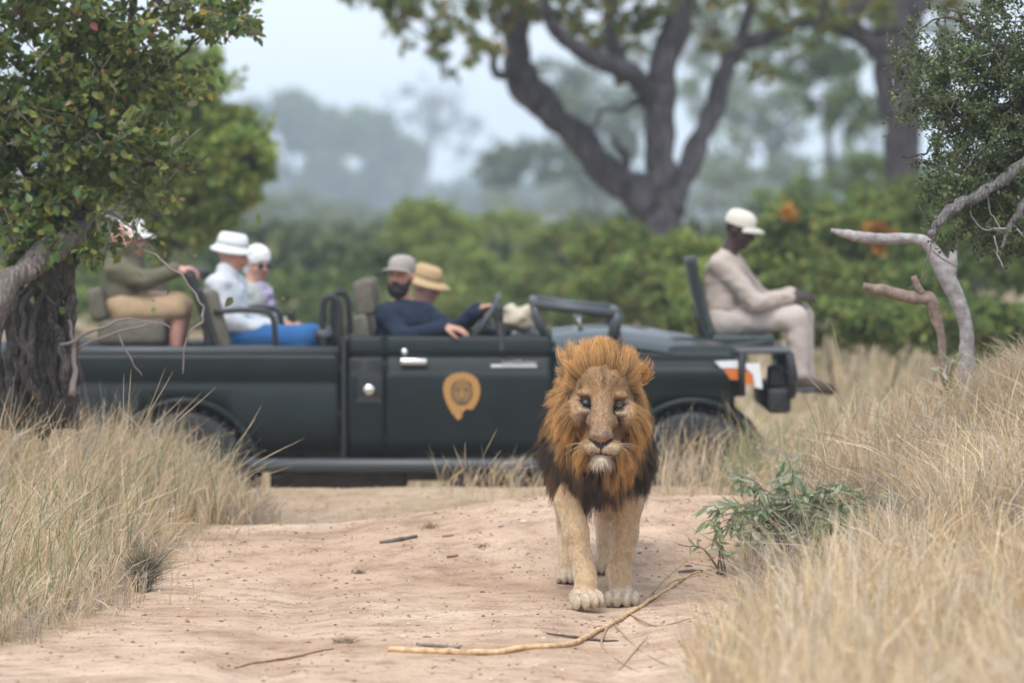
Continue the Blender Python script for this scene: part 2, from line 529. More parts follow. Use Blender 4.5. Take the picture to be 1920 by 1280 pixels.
for k, (px, py, s, c) in enumerate(stones):
    g = ground_at(px, py)
    a = np.linspace(0, 2 * np.pi, 8, endpoint=False)
    V = [(np.cos(t) * s * f * r_.uniform(.8, 1.15) * 1.3, np.sin(t) * s * f * r_.uniform(.8, 1.15), h * s * r_.uniform(.85, 1.1)) for h, f in ((-.3, .9), (.15, 1.0), (.5, .62)) for t in a] + [(0, 0, .62 * s)]
    F4 = [(i * 8 + j, i * 8 + (j + 1) % 8, i * 8 + 8 + (j + 1) % 8, i * 8 + 8 + j) for i in range(2) for j in range(8)]
    mb = MB(); mb.add(np.array(V) + g, F4, c)
    mb.F3.append(np.array([(16 + j, 16 + (j + 1) % 8, 24) for j in range(8)]))
    kind_ = "dark grey-brown" if sum(c) < .5 else ("pale cream" if c[2] > .27 else "rust-brown")
    link("stone", mb, M['stone'], smooth=False, origin=g, cat="stone", group="stones lying on the track",
         label=f"small {kind_} stone lying on the sandy track")

# ------------------------------------------------------------------ sticks on the track
def stick(name, label, pts_px, rads, col, mat='dead_wood', lift=None, cat="stick", twigs=(), group=None):
    pts = []
    for k, (px, py) in enumerate(pts_px):
        g = ground_at(px, py)
        g[2] += rads[k] * 0.8
        pts.append(g)
    pr = spline(np.hstack([np.array(pts), np.array(rads)[:, None]]), 6)
    pr[:, :3] += (np.stack([noise2(np.arange(len(pr)) * .7, 3.1 + k, k) for k in range(3)], -1) - .5) * rads[0] * 1.2
    pr[:, 2] = np.maximum(pr[:, 2], gz(pr[:, 0], pr[:, 1]) + pr[:, 3] * .6)
    root = thing(name, pr[0, :3] * 1, label, cat, group)
    mb = MB(); mb.tube(pr[:, :3], pr[:, 3], 7, col)
    link("stem", mb, M[mat], root)
    for tw in twigs:
        tp = []
        for k, (px, py, dz) in enumerate(tw):
            g = ground_at(px, py)
            g[2] += 0.004
            if dz: # raised: keep on the pixel ray, nearer to the camera
                g = P(px, py, g[1] - dz * 7.0)
            tp.append(g)
        pp = spline(tp, 6)
        mb = MB(); mb.tube(pp, np.linspace(.0055, .0018, len(pp)), 5, np.array(col) * .7)
        link("twig", mb, M['twig'], root)
    return root
stick("branch", "long pale bare branch lying across the sandy track", [(728, 1222), (830, 1226), (910, 1228), (985, 1219), (1060, 1213), (1120, 1185), (1180, 1152), (1235, 1118), (1285, 1085), (1350, 1062)],
      [.012, .013, .0125, .012, .012, .011, .010, .008, .006, .004], (.62, .42, .24), twigs=[
      [(1180, 1152, 0), (1230, 1172, .01), (1290, 1160, .02), (1330, 1148, .02)], [(1140, 1172, 0), (1128, 1210, 0), (1160, 1240, 0), (1200, 1262, 0)],
      [(1235, 1118, 0), (1260, 1090, .03), (1310, 1078, .02)], [(1150, 1170, 0), (1200, 1220, 0), (1255, 1250, 0)], [(1245, 1166, 0), (1200, 1210, 0), (1160, 1258, 0)],
      [(1200, 1140, 0), (1240, 1092, .03), (1290, 1050, .05)]], cat="branch")
stick("stick", "dark weathered stick lying by the lip of the rise", [(712, 1020), (745, 1015), (782, 1008)], [.007, .011, .008], (.13, .115, .10))
stick("stick", "thin dark twig lying beside the pale branch fork", [(1025, 1188), (1070, 1196), (1120, 1202), (1160, 1202)], [.004, .007, .006, .003], (.10, .08, .07))
stick("stick", "grey splinter of bark beside the pale branch butt", [(782, 1210), (820, 1213), (862, 1216)], [.007, .008, .005], (.22, .18, .15))
stick("stick", "short brown stub of wood lying in open sand", [(838, 1046), (860, 1044)], [.007, .006], (.22, .12, .07))
stick("stick", "long thin reddish twig beside the small grass tuft", [(440, 1253), (510, 1240), (560, 1232), (625, 1218)], [.003, .005, .005, .003], (.22, .12, .08))
stick("stick", "flat brown chip of wood below the rise", [(830, 1008), (852, 1005)], [.007, .006], (.3, .15, .08))
stick("stick", "dark stick near the leafy shrub", [(1272, 1075), (1295, 1074), (1318, 1072)], [.006, .010, .006], (.14, .11, .09))
# ------------------------------------------------------------------ smooth-blended bodies (signed distance -> one continuous mesh)
class SDF:
    def __init__(s, h):
        s.h = h; s.items = []
    def ell(s, c, r, k=0.03, rot=None, sub=False):
        r = np.broadcast_to(np.asarray(r, float), (3,))
        s.items.append(('e', np.asarray(c, float), np.array(r), k, None if rot is None else np.asarray(rot, float), sub)); return s
    def cap(s, a, b, ra, rb, k=0.03, sub=False, flat=None):
        s.items.append(('c', np.asarray(a, float), np.asarray(b, float), float(ra), float(rb), k, sub, flat)); return s
    def chain(s, pts, rads, k=0.03):
        for i in range(len(pts) - 1):
            s.cap(pts[i], pts[i + 1], rads[i], rads[i + 1], k)
        return s
    def bounds(s, it):
        if it[0] == 'e':
            R = it[2].max() + it[3] + 2 * s.h if it[4] is not None else it[2] + it[3] + 2 * s.h
            return it[1] - R, it[1] + R
        R = max(it[3], it[4]) + it[5] + 2 * s.h
        return np.minimum(it[1], it[2]) - R, np.maximum(it[1], it[2]) + R
    def build(s, clip=None):
        h = s.h
        bb = [s.bounds(i) for i in s.items if not (i[5] if i[0] == 'e' else i[6])]
        lo = np.min([b[0] for b in bb], 0); hi = np.max([b[1] for b in bb], 0)
        n = np.ceil((hi - lo) / h).astype(int) + 2
        D = np.full(n, 1.0, np.float32)
        ax = [(lo[i] + np.arange(n[i]) * h).astype(np.float32) for i in range(3)]
        for it in s.items:
            b0, b1 = s.bounds(it)
            i0 = np.clip(np.floor((b0 - lo) / h).astype(int), 0, n); i1 = np.clip(np.ceil((b1 - lo) / h).astype(int) + 1, 0, n)
            if (i1 <= i0).any(): continue
            sl = tuple(slice(i0[k], i1[k]) for k in range(3))
            X = ax[0][sl[0]][:, None, None]; Yy = ax[1][sl[1]][None, :, None]; Z = ax[2][sl[2]][None, None, :]
            if it[0] == 'e':
                c, r, k, rot, sub = it[1:]
                dx, dy, dz = X - c[0], Yy - c[1], Z - c[2]
                if rot is not None:   # rows = local axes
                    dx, dy, dz = (rot[q][0] * dx + rot[q][1] * dy + rot[q][2] * dz for q in range(3))
                k0 = np.sqrt((dx / r[0]) ** 2 + (dy / r[1]) ** 2 + (dz / r[2]) ** 2)
                k1 = np.sqrt((dx / r[0] ** 2) ** 2 + (dy / r[1] ** 2) ** 2 + (dz / r[2] ** 2) ** 2) + 1e-9
                d = k0 * (k0 - 1.0) / k1
            else:
                a, b, ra, rb, k, sub, flat = it[1:]
                ab = b - a; L2 = float(ab @ ab) + 1e-12
                t = np.clip(((X - a[0]) * ab[0] + (Yy - a[1]) * ab[1] + (Z - a[2]) * ab[2]) / L2, 0, 1)
                d = np.sqrt((X - a[0] - t * ab[0]) ** 2 + (Yy - a[1] - t * ab[1]) ** 2 + (Z - a[2] - t * ab[2]) ** 2) - (ra + (rb - ra) * t)
            d = d.astype(np.float32)
            cur = D[sl]
            if sub:
                d = -d
                hh = np.clip(0.5 - 0.5 * (cur - d) / k, 0, 1)
                D[sl] = cur * (1 - hh) + d * hh + k * hh * (1 - hh)
            else:
                hh = np.clip(0.5 + 0.5 * (d - cur) / k, 0, 1)
                D[sl] = d * (1 - hh) + cur * hh - k * hh * (1 - hh)
        if clip is not None:
            Gx, Gy, Gz = np.meshgrid(*ax, indexing='ij')
            D = np.maximum(D, clip(Gx, Gy, Gz).astype(np.float32))
        # ---- surface nets
        ins = D < 0
        cells = np.zeros(np.array(D.shape) - 1, np.uint8)
        for a in (0, 1):
            for b in (0, 1):
                for c in (0, 1):
                    cells += ins[a:a + cells.shape[0], b:b + cells.shape[1], c:c + cells.shape[2]]
        act = (cells > 0) & (cells < 8)
        ci = np.argwhere(act)
        idx = np.full(cells.shape, -1, np.int64)
        idx[act] = np.arange(len(ci))
        corners = np.array([(a, b, c) for a in (0, 1) for b in (0, 1) for c in (0, 1)])
        vals = np.stack([D[ci[:, 0] + q[0], ci[:, 1] + q[1], ci[:, 2] + q[2]] for q in corners], 1).astype(float)
        acc = np.zeros((len(ci), 3)); cnt = np.zeros(len(ci))
        for i in range(8):
            for j in range(i + 1, 8):
                if np.abs(corners[i] - corners[j]).sum() != 1: continue
                m = (vals[:, i] < 0) != (vals[:, j] < 0)
                t = np.where(m, vals[:, i] / (vals[:, i] - vals[:, j] + 1e-12), 0)
                p = corners[i] + t[:, None] * (corners[j] - corners[i])
                acc += np.where(m[:, None], p, 0); cnt += m
        V = lo + (ci + acc / np.maximum(cnt, 1)[:, None]) * h
        quads = []
        for axn in range(3):
            o = [0, 0, 0]; o[axn] = 1
            A = ins[:ins.shape[0] - o[0], :ins.shape[1] - o[1], :ins.shape[2] - o[2]]
            B = ins[o[0]:, o[1]:, o[2]:]
            e = np.argwhere(A != B)
            u, v = (axn + 1) % 3, (axn + 2) % 3
            ok = (e[:, u] > 0) & (e[:, v] > 0) & (e[:, u] < cells.shape[u]) & (e[:, v] < cells.shape[v]) & (e[:, axn] < cells.shape[axn])
            e = e[ok]
            flip = A[e[:, 0], e[:, 1], e[:, 2]]
            def cid(du, dv):
                q = e.copy(); q[:, u] -= du; q[:, v] -= dv
                return idx[q[:, 0], q[:, 1], q[:, 2]]
            q = np.stack([cid(1, 1), cid(0, 1), cid(0, 0), cid(1, 0)], 1)
            q[~flip] = q[~flip][:, ::-1]
            quads.append(q)
        F = np.concatenate(quads)
        F = F[(F >= 0).all(1)]
        return V, F

def vert_normals(V, F):
    n = np.zeros_like(V)
    fn = np.cross(V[F[:, 1]] - V[F[:, 0]], V[F[:, 2]] - V[F[:, 0]])
    for k in range(F.shape[1]):
        np.add.at(n, F[:, k], fn)
    return nrm(n)

def sample_faces(V, F, N, n, rng, weight=None):
    fn = np.cross(V[F[:, 1]] - V[F[:, 0]], V[F[:, 2]] - V[F[:, 0]])
    A = np.linalg.norm(fn, axis=1)
    if weight is not None: A = A * weight[F].mean(1)
    f = rng.choice(len(F), n, p=A / A.sum())
    a, b = rng.uniform(0, 1, n), rng.uniform(0, 1, n)
    q = F[f]
    w = [(1 - a) * (1 - b), a * (1 - b), a * b, (1 - a) * b]
    p = sum(V[q[:, k]] * w[k][:, None] for k in range(4))
    nn = nrm(sum(N[q[:, k]] * w[k][:, None] for k in range(4)))
    return p, nn
# ------------------------------------------------------------------ the lion, walking towards the camera
LY = 20.0
lion_base = np.array([P(1120, 1120, LY)[0], LY, 0.0])
lion_base[2] = float(gz(lion_base[0], LY))
def LP(px, py, dy):
    return P(px, py, LY + dy)
GZL = lambda x, y: float(gz(x, y))

def lion():
    root = thing("lion", lion_base, "maned male lion walking towards the viewer along the sandy track", "lion")
    s = SDF(0.0068)
    bx = lion_base[0]; g = lion_base[2]
    def W(x, y, z): return np.array([bx + x, LY + y, g + z])
    # trunk
    s.cap(W(.0, .32, .78), W(.04, 1.15, .80), .205, .19, .05)
    s.ell(W(.0, .18, .70), (.175, .26, .26), .06)
    s.cap(W(.02, .55, .66), W(.04, 1.05, .68), .19, .15, .06)
    s.ell(W(-.098, .20, .72), (.072, .16, .25), .06); s.ell(W(.125, .22, .72), (.08, .16, .25), .06)
    s.ell(W(.05, 1.28, .80), (.19, .24, .22), .06)
    # neck carried low
    s.cap(W(.0, .22, .86), W(.015, -.10, .90), .185, .145, .06)
    # ---- head
    sk = .02
    s.ell(LP(1131, 728, -.17), (.118, .15, .118), .04)
    s.ell(LP(1131, 708, -.22), (.088, .08, .055), .04)                     # forehead
    s.cap(LP(1131, 722, -.275), LP(1128, 765, -.335), .050, .040, .03)     # brow to bridge
    s.cap(LP(1129, 760, -.328), LP(1127, 812, -.440), .045, .045, .025)    # bridge of the nose
    s.ell(LP(1111, 790, -.36), (.026, .07, .032), .02); s.ell(LP(1146, 792, -.36), (.026, .07, .032), .02)
    s.ell(LP(1127, 817, -.452), (.047, .038, .026), .014)                  # nose pad
    s.ell(LP(1105, 838, -.428), (.048, .058, .034), .016); s.ell(LP(1149, 840, -.428), (.046, .058, .034), .016)
    s.ell(LP(1127, 836, -.40), (.06, .07, .04), .02)
    s.ell(LP(1125, 862, -.405), (.052, .05, .026), .012)                   # chin
    s.cap(LP(1126, 856, -.36), LP(1128, 805, -.16), .062, .10, .03)
    s.ell(LP(1079, 776, -.240), (.052, .09, .066), .035); s.ell(LP(1181, 782, -.240), (.052, .09, .066), .035)
    s.ell(LP(1098, 737, -.284), (.040, .030, .016), .022); s.ell(LP(1160, 742, -.284), (.040, .030, .016), .022)   # brows
    s.ell(LP(1098, 770, -.288), (.034, .030, .014), .02); s.ell(LP(1162, 775, -.288), (.034, .030, .014), .02)   # under the eyes
    eyes = [(LP(1098, 753, -.308), 0), (LP(1161.5, 759, -.308), 1)]
    for e, _ in eyes:
        s.ell(e + np.array([0, -.022, 0]), (.021, .026, .0105), .008, sub=True)
    # mouth and philtrum grooves
    for a, b in (((1104, 853), (1116, 851)), ((1116, 851), (1127, 850)), ((1127, 850), (1139, 854)), ((1139, 854), (1150, 855))):
        s.cap(LP(*a, -.478), LP(*b, -.478), .007, .007, .006, sub=True)
    s.cap(LP(1127, 838, -.497), LP(1127, 850, -.490), .007, .007, .006, sub=True)
    # nostrils
    s.ell(LP(1112, 822, -.492), (.013, .012, .006), .006, sub=True); s.ell(LP(1142, 824, -.492), (.013, .012, .006), .006, sub=True)
    # ears
    for (px, py, dy, sx) in ((1204, 700, -.11, 1), (1074, 700, -.03, -1)):
        c = LP(px, py, dy)
        s.ell(c, (.038, .022, .044), .02); s.ell(c + np.array([sx * .004, -.022, .0]), (.030, .018, .036), .01, sub=True)
    # ---- fore legs
    def leg(pts, k=.03):
        for i in range(len(pts) - 1):
            s.cap(pts[i][0], pts[i + 1][0], pts[i][1], pts[i + 1][1], k)
    def paw(c, w, l, hgt, yaw, lift=0.0, roll=0.0):
        """four toes in front of a broad pad; c on the ground under the middle"""
        ca, sa = math.cos(yaw), math.sin(yaw)
        f = np.array([sa, -ca, 0]); r = np.array([ca, sa, 0])
        rot = np.stack([r, -f, [0, 0, 1]])
        s.ell(c + np.array([0, 0, hgt * .5 + lift]) - f * l * .15, (w * .82, l * .62, hgt * .55), .02, rot)
        for i, (o, fw, ww) in enumerate(((-.74, .36, .86), (-.26, .56, 1.0), (.26, .56, 1.0), (.74, .36, .86))):
            t = c + r * w * o + f * l * fw + np.array([0, 0, hgt * .40 + lift + roll * o * w])
            s.ell(t, (w * .25 * ww, l * .40, hgt * .42), .013, rot)
            s.ell(t - f * l * .25 + np.array([0, 0, hgt * .12]), (w * .21, l * .3, hgt * .34), .01, rot)
    gl = GZL(bx - .06, LY - .2); gr = GZL(bx + .11, LY + .08)
    y1, y2 = -.14, .10
    leg([(W(-.120, .16, .66), .085), (W(-.118, .05, .46), .070), (LP(1080, 1000, y1 + .10), .054), (LP(1088, 1040, y1 + .07), .045), (LP(1096, 1075, y1 + .02), .047), (LP(1099, 1095, y1 - .03), .052)])
    cL = LP(1095, 1128, y1 - .07); cL[2] = GZL(cL[0], cL[1])
    paw(cL + np.array([0.0, 0, .004]), .076, .10, .092, .42, .008, .06)
    leg([(W(.135, .20, .66), .085), (W(.138, .14, .46), .068), (LP(1172, 1000, y2 + .05), .056), (LP(1167, 1040, y2 + .04), .049), (LP(1160, 1075, y2 + .02), .052), (LP(1163, 1092, y2 - .02), .057)])
    cR = LP(1167, 1116, y2 - .06); cR[2] = GZL(cR[0], cR[1])
    paw(cR, .082, .095, .082, -.05)
    # ---- hind legs: knee forward against the belly, hock backward
    def hind(foot_px, foot_dy, hipx, push):
        f = LP(*foot_px, foot_dy); f[2] = GZL(f[0], f[1])
        hip = W(hipx, 1.30, .80)
        knee = np.array([(hip[0] + f[0]) / 2 + .01 * np.sign(hipx), f[1] + .02 - push, g + .52])
        hock = np.array([f[0] + .0, f[1] + .22 + push, f[2] + .24])
        leg([(hip, .12), (knee, .085), (hock, .042), (f + np.array([0, .05, .06]), .036)])
        paw(f, .058, .085, .07, 0.0)
    hind((1064, 1098), .92, -.10, .0)
    hind((1134, 1084), 1.22, .14, .04)
    # tail
    s.chain([W(.06, 1.48, .86), W(.10, 1.62, .68), W(.12, 1.66, .42), W(.10, 1.74, .26)], [.04, .03, .022, .02], .02)
    s.ell(W(.10, 1.76, .20), (.035, .035, .06), .02)
    V, F = s.build()
    N = vert_normals(V, F)

    # ---------------- fur colour and painted face shading, in the lion's own frontal coordinates
    X = (V[:, 0] - bx) * 421; Z = (V[:, 2] - g) * 421; Yl = V[:, 1] - LY      # about photo pixels
    # face coordinates: re-project each vertex so the markings sit on the features
    def proj(V):
        d = V - np.array([0, 0, CAM_H])
        cp, sp = math.cos(PITCH), math.sin(PITCH)
        f = d[:, 1] * cp - d[:, 2] * sp; u = d[:, 1] * sp + d[:, 2] * cp
        return 960 + d[:, 0] / f * FPX, 640 - u / f * FPX
    def colour(V, N):
        px, py = proj(V)
        Yl = V[:, 1] - LY
        nz = noise3(V * 34, 2); nb = noise3(V * 9, 4); nf = noise3(V * np.array([160, 60, 110]), 6)
        base = np.array([.46, .30, .165])
        c = np.tile(base, (len(V), 1)) * (0.86 + .28 * nb[:, None])
        pale = np.array([.62, .52, .40]); white = np.array([.62, .53, .42]); dark = np.array([.035, .026, .022]); brown = np.array([.20, .12, .065])
        def put(c, m, col):
            m = np.clip(m, 0, 1)[:, None]
            return c * (1 - m) + np.asarray(col) * m
        def blob(x, y, rx, ry, soft=.5):
            d = np.sqrt(((px - x) / rx) ** 2 + ((py - y) / ry) ** 2)
            return smooth01((1 + soft - d) / (2 * soft))
        h = V[:, 2] - g
        legm = smooth01((.60 - h) / .2)
        c = put(c, legm * .75, (.50, .355, .215))
        # pale inner faces and rims of the legs
        inner = smooth01((np.abs(N[:, 0]) - .62) / .3) * legm
        c = put(c, inner * .6 * (h < .5), pale)
        c = put(c, smooth01((.12 - h) / .06) * .8, (.58, .50, .40))
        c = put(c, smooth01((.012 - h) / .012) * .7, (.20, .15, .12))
        c = put(c, (nz > .74) * legm * .20, brown)
        face = smooth01((-.10 - Yl) / .06) * (h > .5)
        f = face
        c = put(c, f * .9, (.37, .215, .10))
        c = put(c, f * blob(1131, 715, 46, 24) * .5 * (.6 + .8 * noise3(V * 45, 31)), (.30, .19, .10))  # shade over the mid forehead, painted into the colour
        c = put(c, f * blob(1129, 790, 24, 46) * .55, (.36, .235, .145))
        c = put(c, f * blob(1082, 770, 22, 34) * .45, (.47, .33, .21)); c = put(c, f * blob(1180, 775, 20, 34) * .45, (.47, .33, .21))
        # centre line and forehead spots
        c = put(c, f * blob(1132, 716, 4, 12, .8) * .85, (.12, .07, .04)); c = put(c, f * blob(1131, 694, 6, 10, .8) * .7, (.15, .085, .05))
        c = put(c, f * blob(1130, 745, 3.5, 22, .9) * .5, (.22, .13, .075))
        c = put(c, f * blob(1090, 727, 2.5, 4.5, .8) * .7, dark)
        # pale brows with brown bars
        c = put(c, f * blob(1103, 738, 9, 8, .7) * .2, (.58, .44, .28)); c = put(c, f * blob(1157, 741, 9, 8, .7) * .2, (.58, .44, .28))
        c = put(c, f * blob(1111, 736, 3.5, 8, .7) * .75, (.30, .17, .075)); c = put(c, f * blob(1152, 744, 3, 7, .7) * .7, (.26, .14, .06))
        c = put(c, f * blob(1112, 775, 6, 16, .8) * .45, (.20, .125, .07)); c = put(c, f * blob(1148, 780, 6, 16, .8) * .45, (.20, .125, .07))  # painted shade from the inner eye corners down beside the nose
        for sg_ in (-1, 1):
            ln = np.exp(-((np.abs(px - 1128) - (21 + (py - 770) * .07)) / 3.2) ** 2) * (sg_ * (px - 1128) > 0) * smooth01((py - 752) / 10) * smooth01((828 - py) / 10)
            c = put(c, f * ln * .45, (.17, .10, .055))  # shading along both sides of the nose bridge, painted in
        c = put(c, f * blob(1092, 784, 12, 10, .7) * .4, (.24, .17, .11)); c = put(c, f * blob(1166, 788, 11, 9, .7) * .4, (.24, .17, .11))  # shade below the eyes, painted as grey-brown patches
        c = put(c, f * blob(1098, 742, 14, 4, .8) * .4, (.2, .12, .06)); c = put(c, f * blob(1162, 748, 14, 4, .8) * .5, (.2, .12, .06))  # shadow beneath each brow, painted above the eye
        # white under the eyes, dark rims and tear lines
        c = put(c, f * blob(1098, 768, 12, 5, .6) * .6, white); c = put(c, f * blob(1164, 771, 12, 6, .6) * .6, white)
        c = put(c, f * blob(1098, 753, 10, 6.6, .30), dark); c = put(c, f * blob(1161.5, 759, 10, 4.8, .30), dark)
        c = put(c, f * blob(1107, 764, 2.4, 7, .6), dark); c = put(c, f * blob(1151.5, 768, 2.4, 7, .6), dark)
        # scars on the muzzle
        sc = ((noise3(V * np.array([130, 60, 150]), 12) - .5) ** 2 < .0012) & (noise3(V * 40, 14) > .42)
        c = put(c, f * sc * np.maximum(blob(1128, 800, 22, 24, .4), np.maximum(blob(1160, 785, 12, 8, .5), blob(1105, 788, 10, 8, .5))) * .75, (.10, .075, .06))
        c = put(c, f * blob(1134, 812, 5, 5, .8) * .6, (.10, .10, .12)); c = put(c, f * blob(1121, 818, 6, 3, .8) * .6, (.07, .06, .06))
        c = put(c, f * blob(1128, 812, 19, 10, .4) * .45, (.30, .215, .165))
        # whisker pads pale with faint rows
        c = put(c, f * blob(1107, 841, 19, 10, .35) * .75, (.56, .45, .33)); c = put(c, f * blob(1147, 842, 18, 10, .35) * .75, (.56, .45, .33))
        c = put(c, f * ((np.abs(((py - .25 * np.abs(px - 1127)) % 4.5) - 2.2) < .8)) * np.maximum(blob(1107, 838, 16, 8, .2), blob(1147, 840, 15, 8, .2)) * .35, (.33, .19, .10))
        # chin
        c = put(c, f * blob(1124, 865, 29, 12, .35) * .95, (.68, .58, .46))
        # dark nose V, philtrum, lips
        V1 = (py > 816 + np.abs(px - 1127) * .02) & (np.abs(px - 1127) < 23) & (py > 828 - .5 * np.maximum(np.abs(px - 1127) - 5, 0)) & (py < 844 - .82 * np.abs(px - 1127))
        c = put(c, f * V1, (.03, .022, .02))
        c = put(c, f * ((np.abs(px - 1127) < 1.7) & (py > 836) & (py < 852)), dark)
        lip = (np.abs(py - (851 + .12 * (px - 1127) + .0016 * (px - 1127) ** 2 * -1)) < 1.7) & (px > 1103) & (px < 1149)
        c = put(c, f * lip, dark)
        c = c * (0.86 + .28 * nf[:, None])
        # ears edged pale
        c = put(c, (h > 1.0) * (np.abs(px - 1131) > 62) * .6, (.52, .32, .16))
        # dark tail tuft
        c = put(c, (Yl > 1.6) * smooth01((.30 - h) / .08), dark)
        # skin under the mane follows the mane's own colour
        return c
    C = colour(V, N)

    # ---------------- mane
    rng = np.random.default_rng(5)
    fc = np.array([LP(1129, 775, 0)[0], 0, LP(1129, 775, 0)[2]])      # face centre
    def mane_weight(V):
        px, py = proj(V)
        Yl = V[:, 1] - LY
        h = V[:, 2] - g
        # opening of the face: an egg, wide above, narrow at the chin
        wx = np.interp(py, [690, 755, 800, 850, 880], [60, 62, 54, 48, 45])
        e = ((px - 1129) / wx) ** 2 + np.where(py < 765, ((py - 765) / 76) ** 2, ((py - 765) / 114) ** 2)
        e = e * (1 + .45 * (noise3(V * 42, 61) - .5))
        face = (e < 1.0) & (Yl < -.06)
        w = ((Yl < .62) & (h > .40) & ~face).astype(float)
        low = (h < .56) & (np.abs(V[:, 0] - bx) > .02) & (Yl > .33)
        w[low] = 0
        # legs stay bare below the chest
        w[(h < .535) | ((h < .575) & (np.abs(V[:, 0] - bx) > .065))] = 0
        ear = (h > .90) & (px > 1186) & (Yl < -.08)
        w[ear] *= .30
        w *= np.where(Yl > .3, .5, 1.0)
        # dense ruff right round the face
        ring = np.exp(-((np.sqrt(e) - 1.12) / .22) ** 2) * (Yl < .0)
        return w * (1 + 2.2 * ring), e
    wt, E = mane_weight(V)
    n = 40000
    p, nn = sample_faces(V, F, N, n, rng, wt)
    px, py = proj(p)
    _, e = mane_weight(p)
    e = np.sqrt(e)
    Yl = p[:, 1] - LY; h = p[:, 2] - g
    rad = nrm(np.stack([p[:, 0] - fc[0], np.zeros(n), p[:, 2] - fc[2]], -1))
    # flow: away from the face, swept back, and hanging on the chest
    hang = smooth01((.80 - h) / .3)
    topm = smooth01((py * 0 + h - .97) / .10) * (Yl < .05)
    flow = nn * (.35 - .22 * hang)[:, None] + rad * (.42 - .15 * hang)[:, None] + np.array([0, .55, -.15])
    flow = flow + hang[:, None] * np.array([0, -.05, -1.5])
    side = smooth01((1.02 - h) / .12) * (1 - hang)
    flow = flow + side[:, None] * np.array([0, .15, -.75])
    flow = flow + topm[:, None] * (np.array([0, .30, .80]) + np.stack([np.clip((px - 1125) / 80, -1, 1) * .5, 0 * px, 0 * px], -1))
    # the lower beard strands hang in front of the chest
    lowr = smooth01((.86 - h) / .12) * (Yl > -.08)
    flow = nrm(flow + ((lowr * .10 - .45 * smooth01((.66 - h) / .1)) * np.clip((px - 1122) / 80, -1, 1))[:, None] * np.array([1.0, 0, 0]) + lowr[:, None] * np.array([0, -.35, 0]))
    flow[:, 0] *= 1 - .38 * topm
    flow = nrm(flow)
    # clumps
    K = 620
    ck = rng.choice(n, K, replace=False)
    cid = np.empty(n, int)
    for a in range(0, n, 4000):
        d = ((p[a:a + 4000, None, :] - p[None, ck, :]) ** 2).sum(-1)
        cid[a:a + 4000] = d.argmin(1)
    cflow = nrm(flow[ck] + rng.normal(0, .20, (K, 3)))
    clen = rng.uniform(.82, 1.2, K)
    L = .085 + .05 * hang
    ring = np.exp(-((e - 1.1) / .2) ** 2) * (Yl < .0)
    L = np.where(ring > .4, .075 + .03 * hang, L)
    L = np.where(topm > .5, .122, L)
    chest = (h < .80) & (Yl > -.08)
    L = np.where(chest, .110 + .02 * smooth01((.62 - h) / .08), L)
    L = np.where((h > .90) & (px > 1186) & (Yl < -.08), .05, L)
    L = L * np.where(topm > .5, 1 + (clen[cid] - 1) * .5, clen[cid]) * rng.uniform(.68, 1.15, n)
    dirs = nrm(flow * .55 + cflow[cid] * .6 + rng.normal(0, .07, (n, 3)))
    tips = p + dirs * L[:, None]
    ctip = p[ck] + cflow * (L[ck])[:, None]
    tipt = tips * .66 + (ctip[cid] + (p - p[ck][cid]) * .25) * .34
    k = 5
    t = np.linspace(0, 1, k)
    mid = p + nrm(flow + nn * .6) * (L * .45)[:, None]
    grav = np.array([0, 0, -1.0]) * (L * .20)[:, None]
    tipt = tipt + grav * (1 - topm)[:, None]
    pts = ((1 - t) ** 2)[None, :, None] * p[:, None] + (2 * t * (1 - t))[None, :, None] * mid[:, None] + (t ** 2)[None, :, None] * tipt[:, None]
    wav = rng.normal(0, .004, (n, 3))
    pts = pts + np.sin(t * 5 + rng.uniform(0, 6, n)[:, None])[..., None] * wav[:, None, :] * t[None, :, None]
    pts[:, 0] -= nn * .006
    w = np.linspace(1.0, .22, k)[None, :] * rng.uniform(.0017, .0032, n)[:, None]
    sidev = nrm(np.cross(dirs, nn * .8 + rng.normal(0, .45, (n, 3)) + np.array([0, -.6, .5])))
    # colours: gold round the face and on the crown, umber to black outside and on the chest
    gold = np.array([.49, .235, .070]); light = np.array([.66, .40, .165]); umber = np.array([.075, .044, .027]); black = np.array([.018, .014, .013])
    nzm = noise3(p * 16, 21)
    mx, my = proj(pts[:, 2] * .4 + pts[:, 3] * .6)
    fy = np.interp(mx, [1005, 1030, 1055, 1085, 1125, 1145, 1165, 1185, 1200, 1214, 1235], [795, 822, 854, 878, 887, 908, 916, 896, 866, 842, 805])
    dk = np.clip(smooth01((my - fy) / 44 + .5) + (nzm - .5) * .35, 0, 1)
    dk = np.maximum(dk, smooth01((Yl - .10) / .14) * smooth01((1.03 - h) / .1))
    dk = dk * smooth01((my - 700) / 60)
    # dark lock swept over the crown
    lock = np.exp(-(((px - 1152 - (690 - py) * .45) / 8) ** 2)) * (py < 690) * (py > 640)
    gmix = rng.uniform(0, 1, n)[:, None] * .5 + .5 * nzm[:, None]
    g0 = gold * (1 - gmix) + light * gmix
    g0 = g0 * rng.uniform(.72, 1.2, (n, 1))
    d0 = umber * (1 - nzm[:, None]) + black * nzm[:, None]
    d0 = d0 * rng.uniform(.6, 1.7, (n, 1))
    base = g0 * (1 - dk[:, None]) + d0 * dk[:, None]
    base = base * (1 - .85 * lock[:, None]) + black * .85 * lock[:, None]
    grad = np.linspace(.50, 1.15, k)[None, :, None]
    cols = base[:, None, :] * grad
    mane = MB(); mane.ribbons(pts, w, sidev, cols)

    # skin colour under the mane
    wv = wt > 0.2
    hv = V[:, 2] - g; ev = np.sqrt(E); pxv, pyv = proj(V)
    dkv = np.clip(smooth01((ev - 1.62) / .45) * smooth01((1.02 - hv) / .16) + smooth01((.64 - hv) / .07), 0, 1)[:, None]
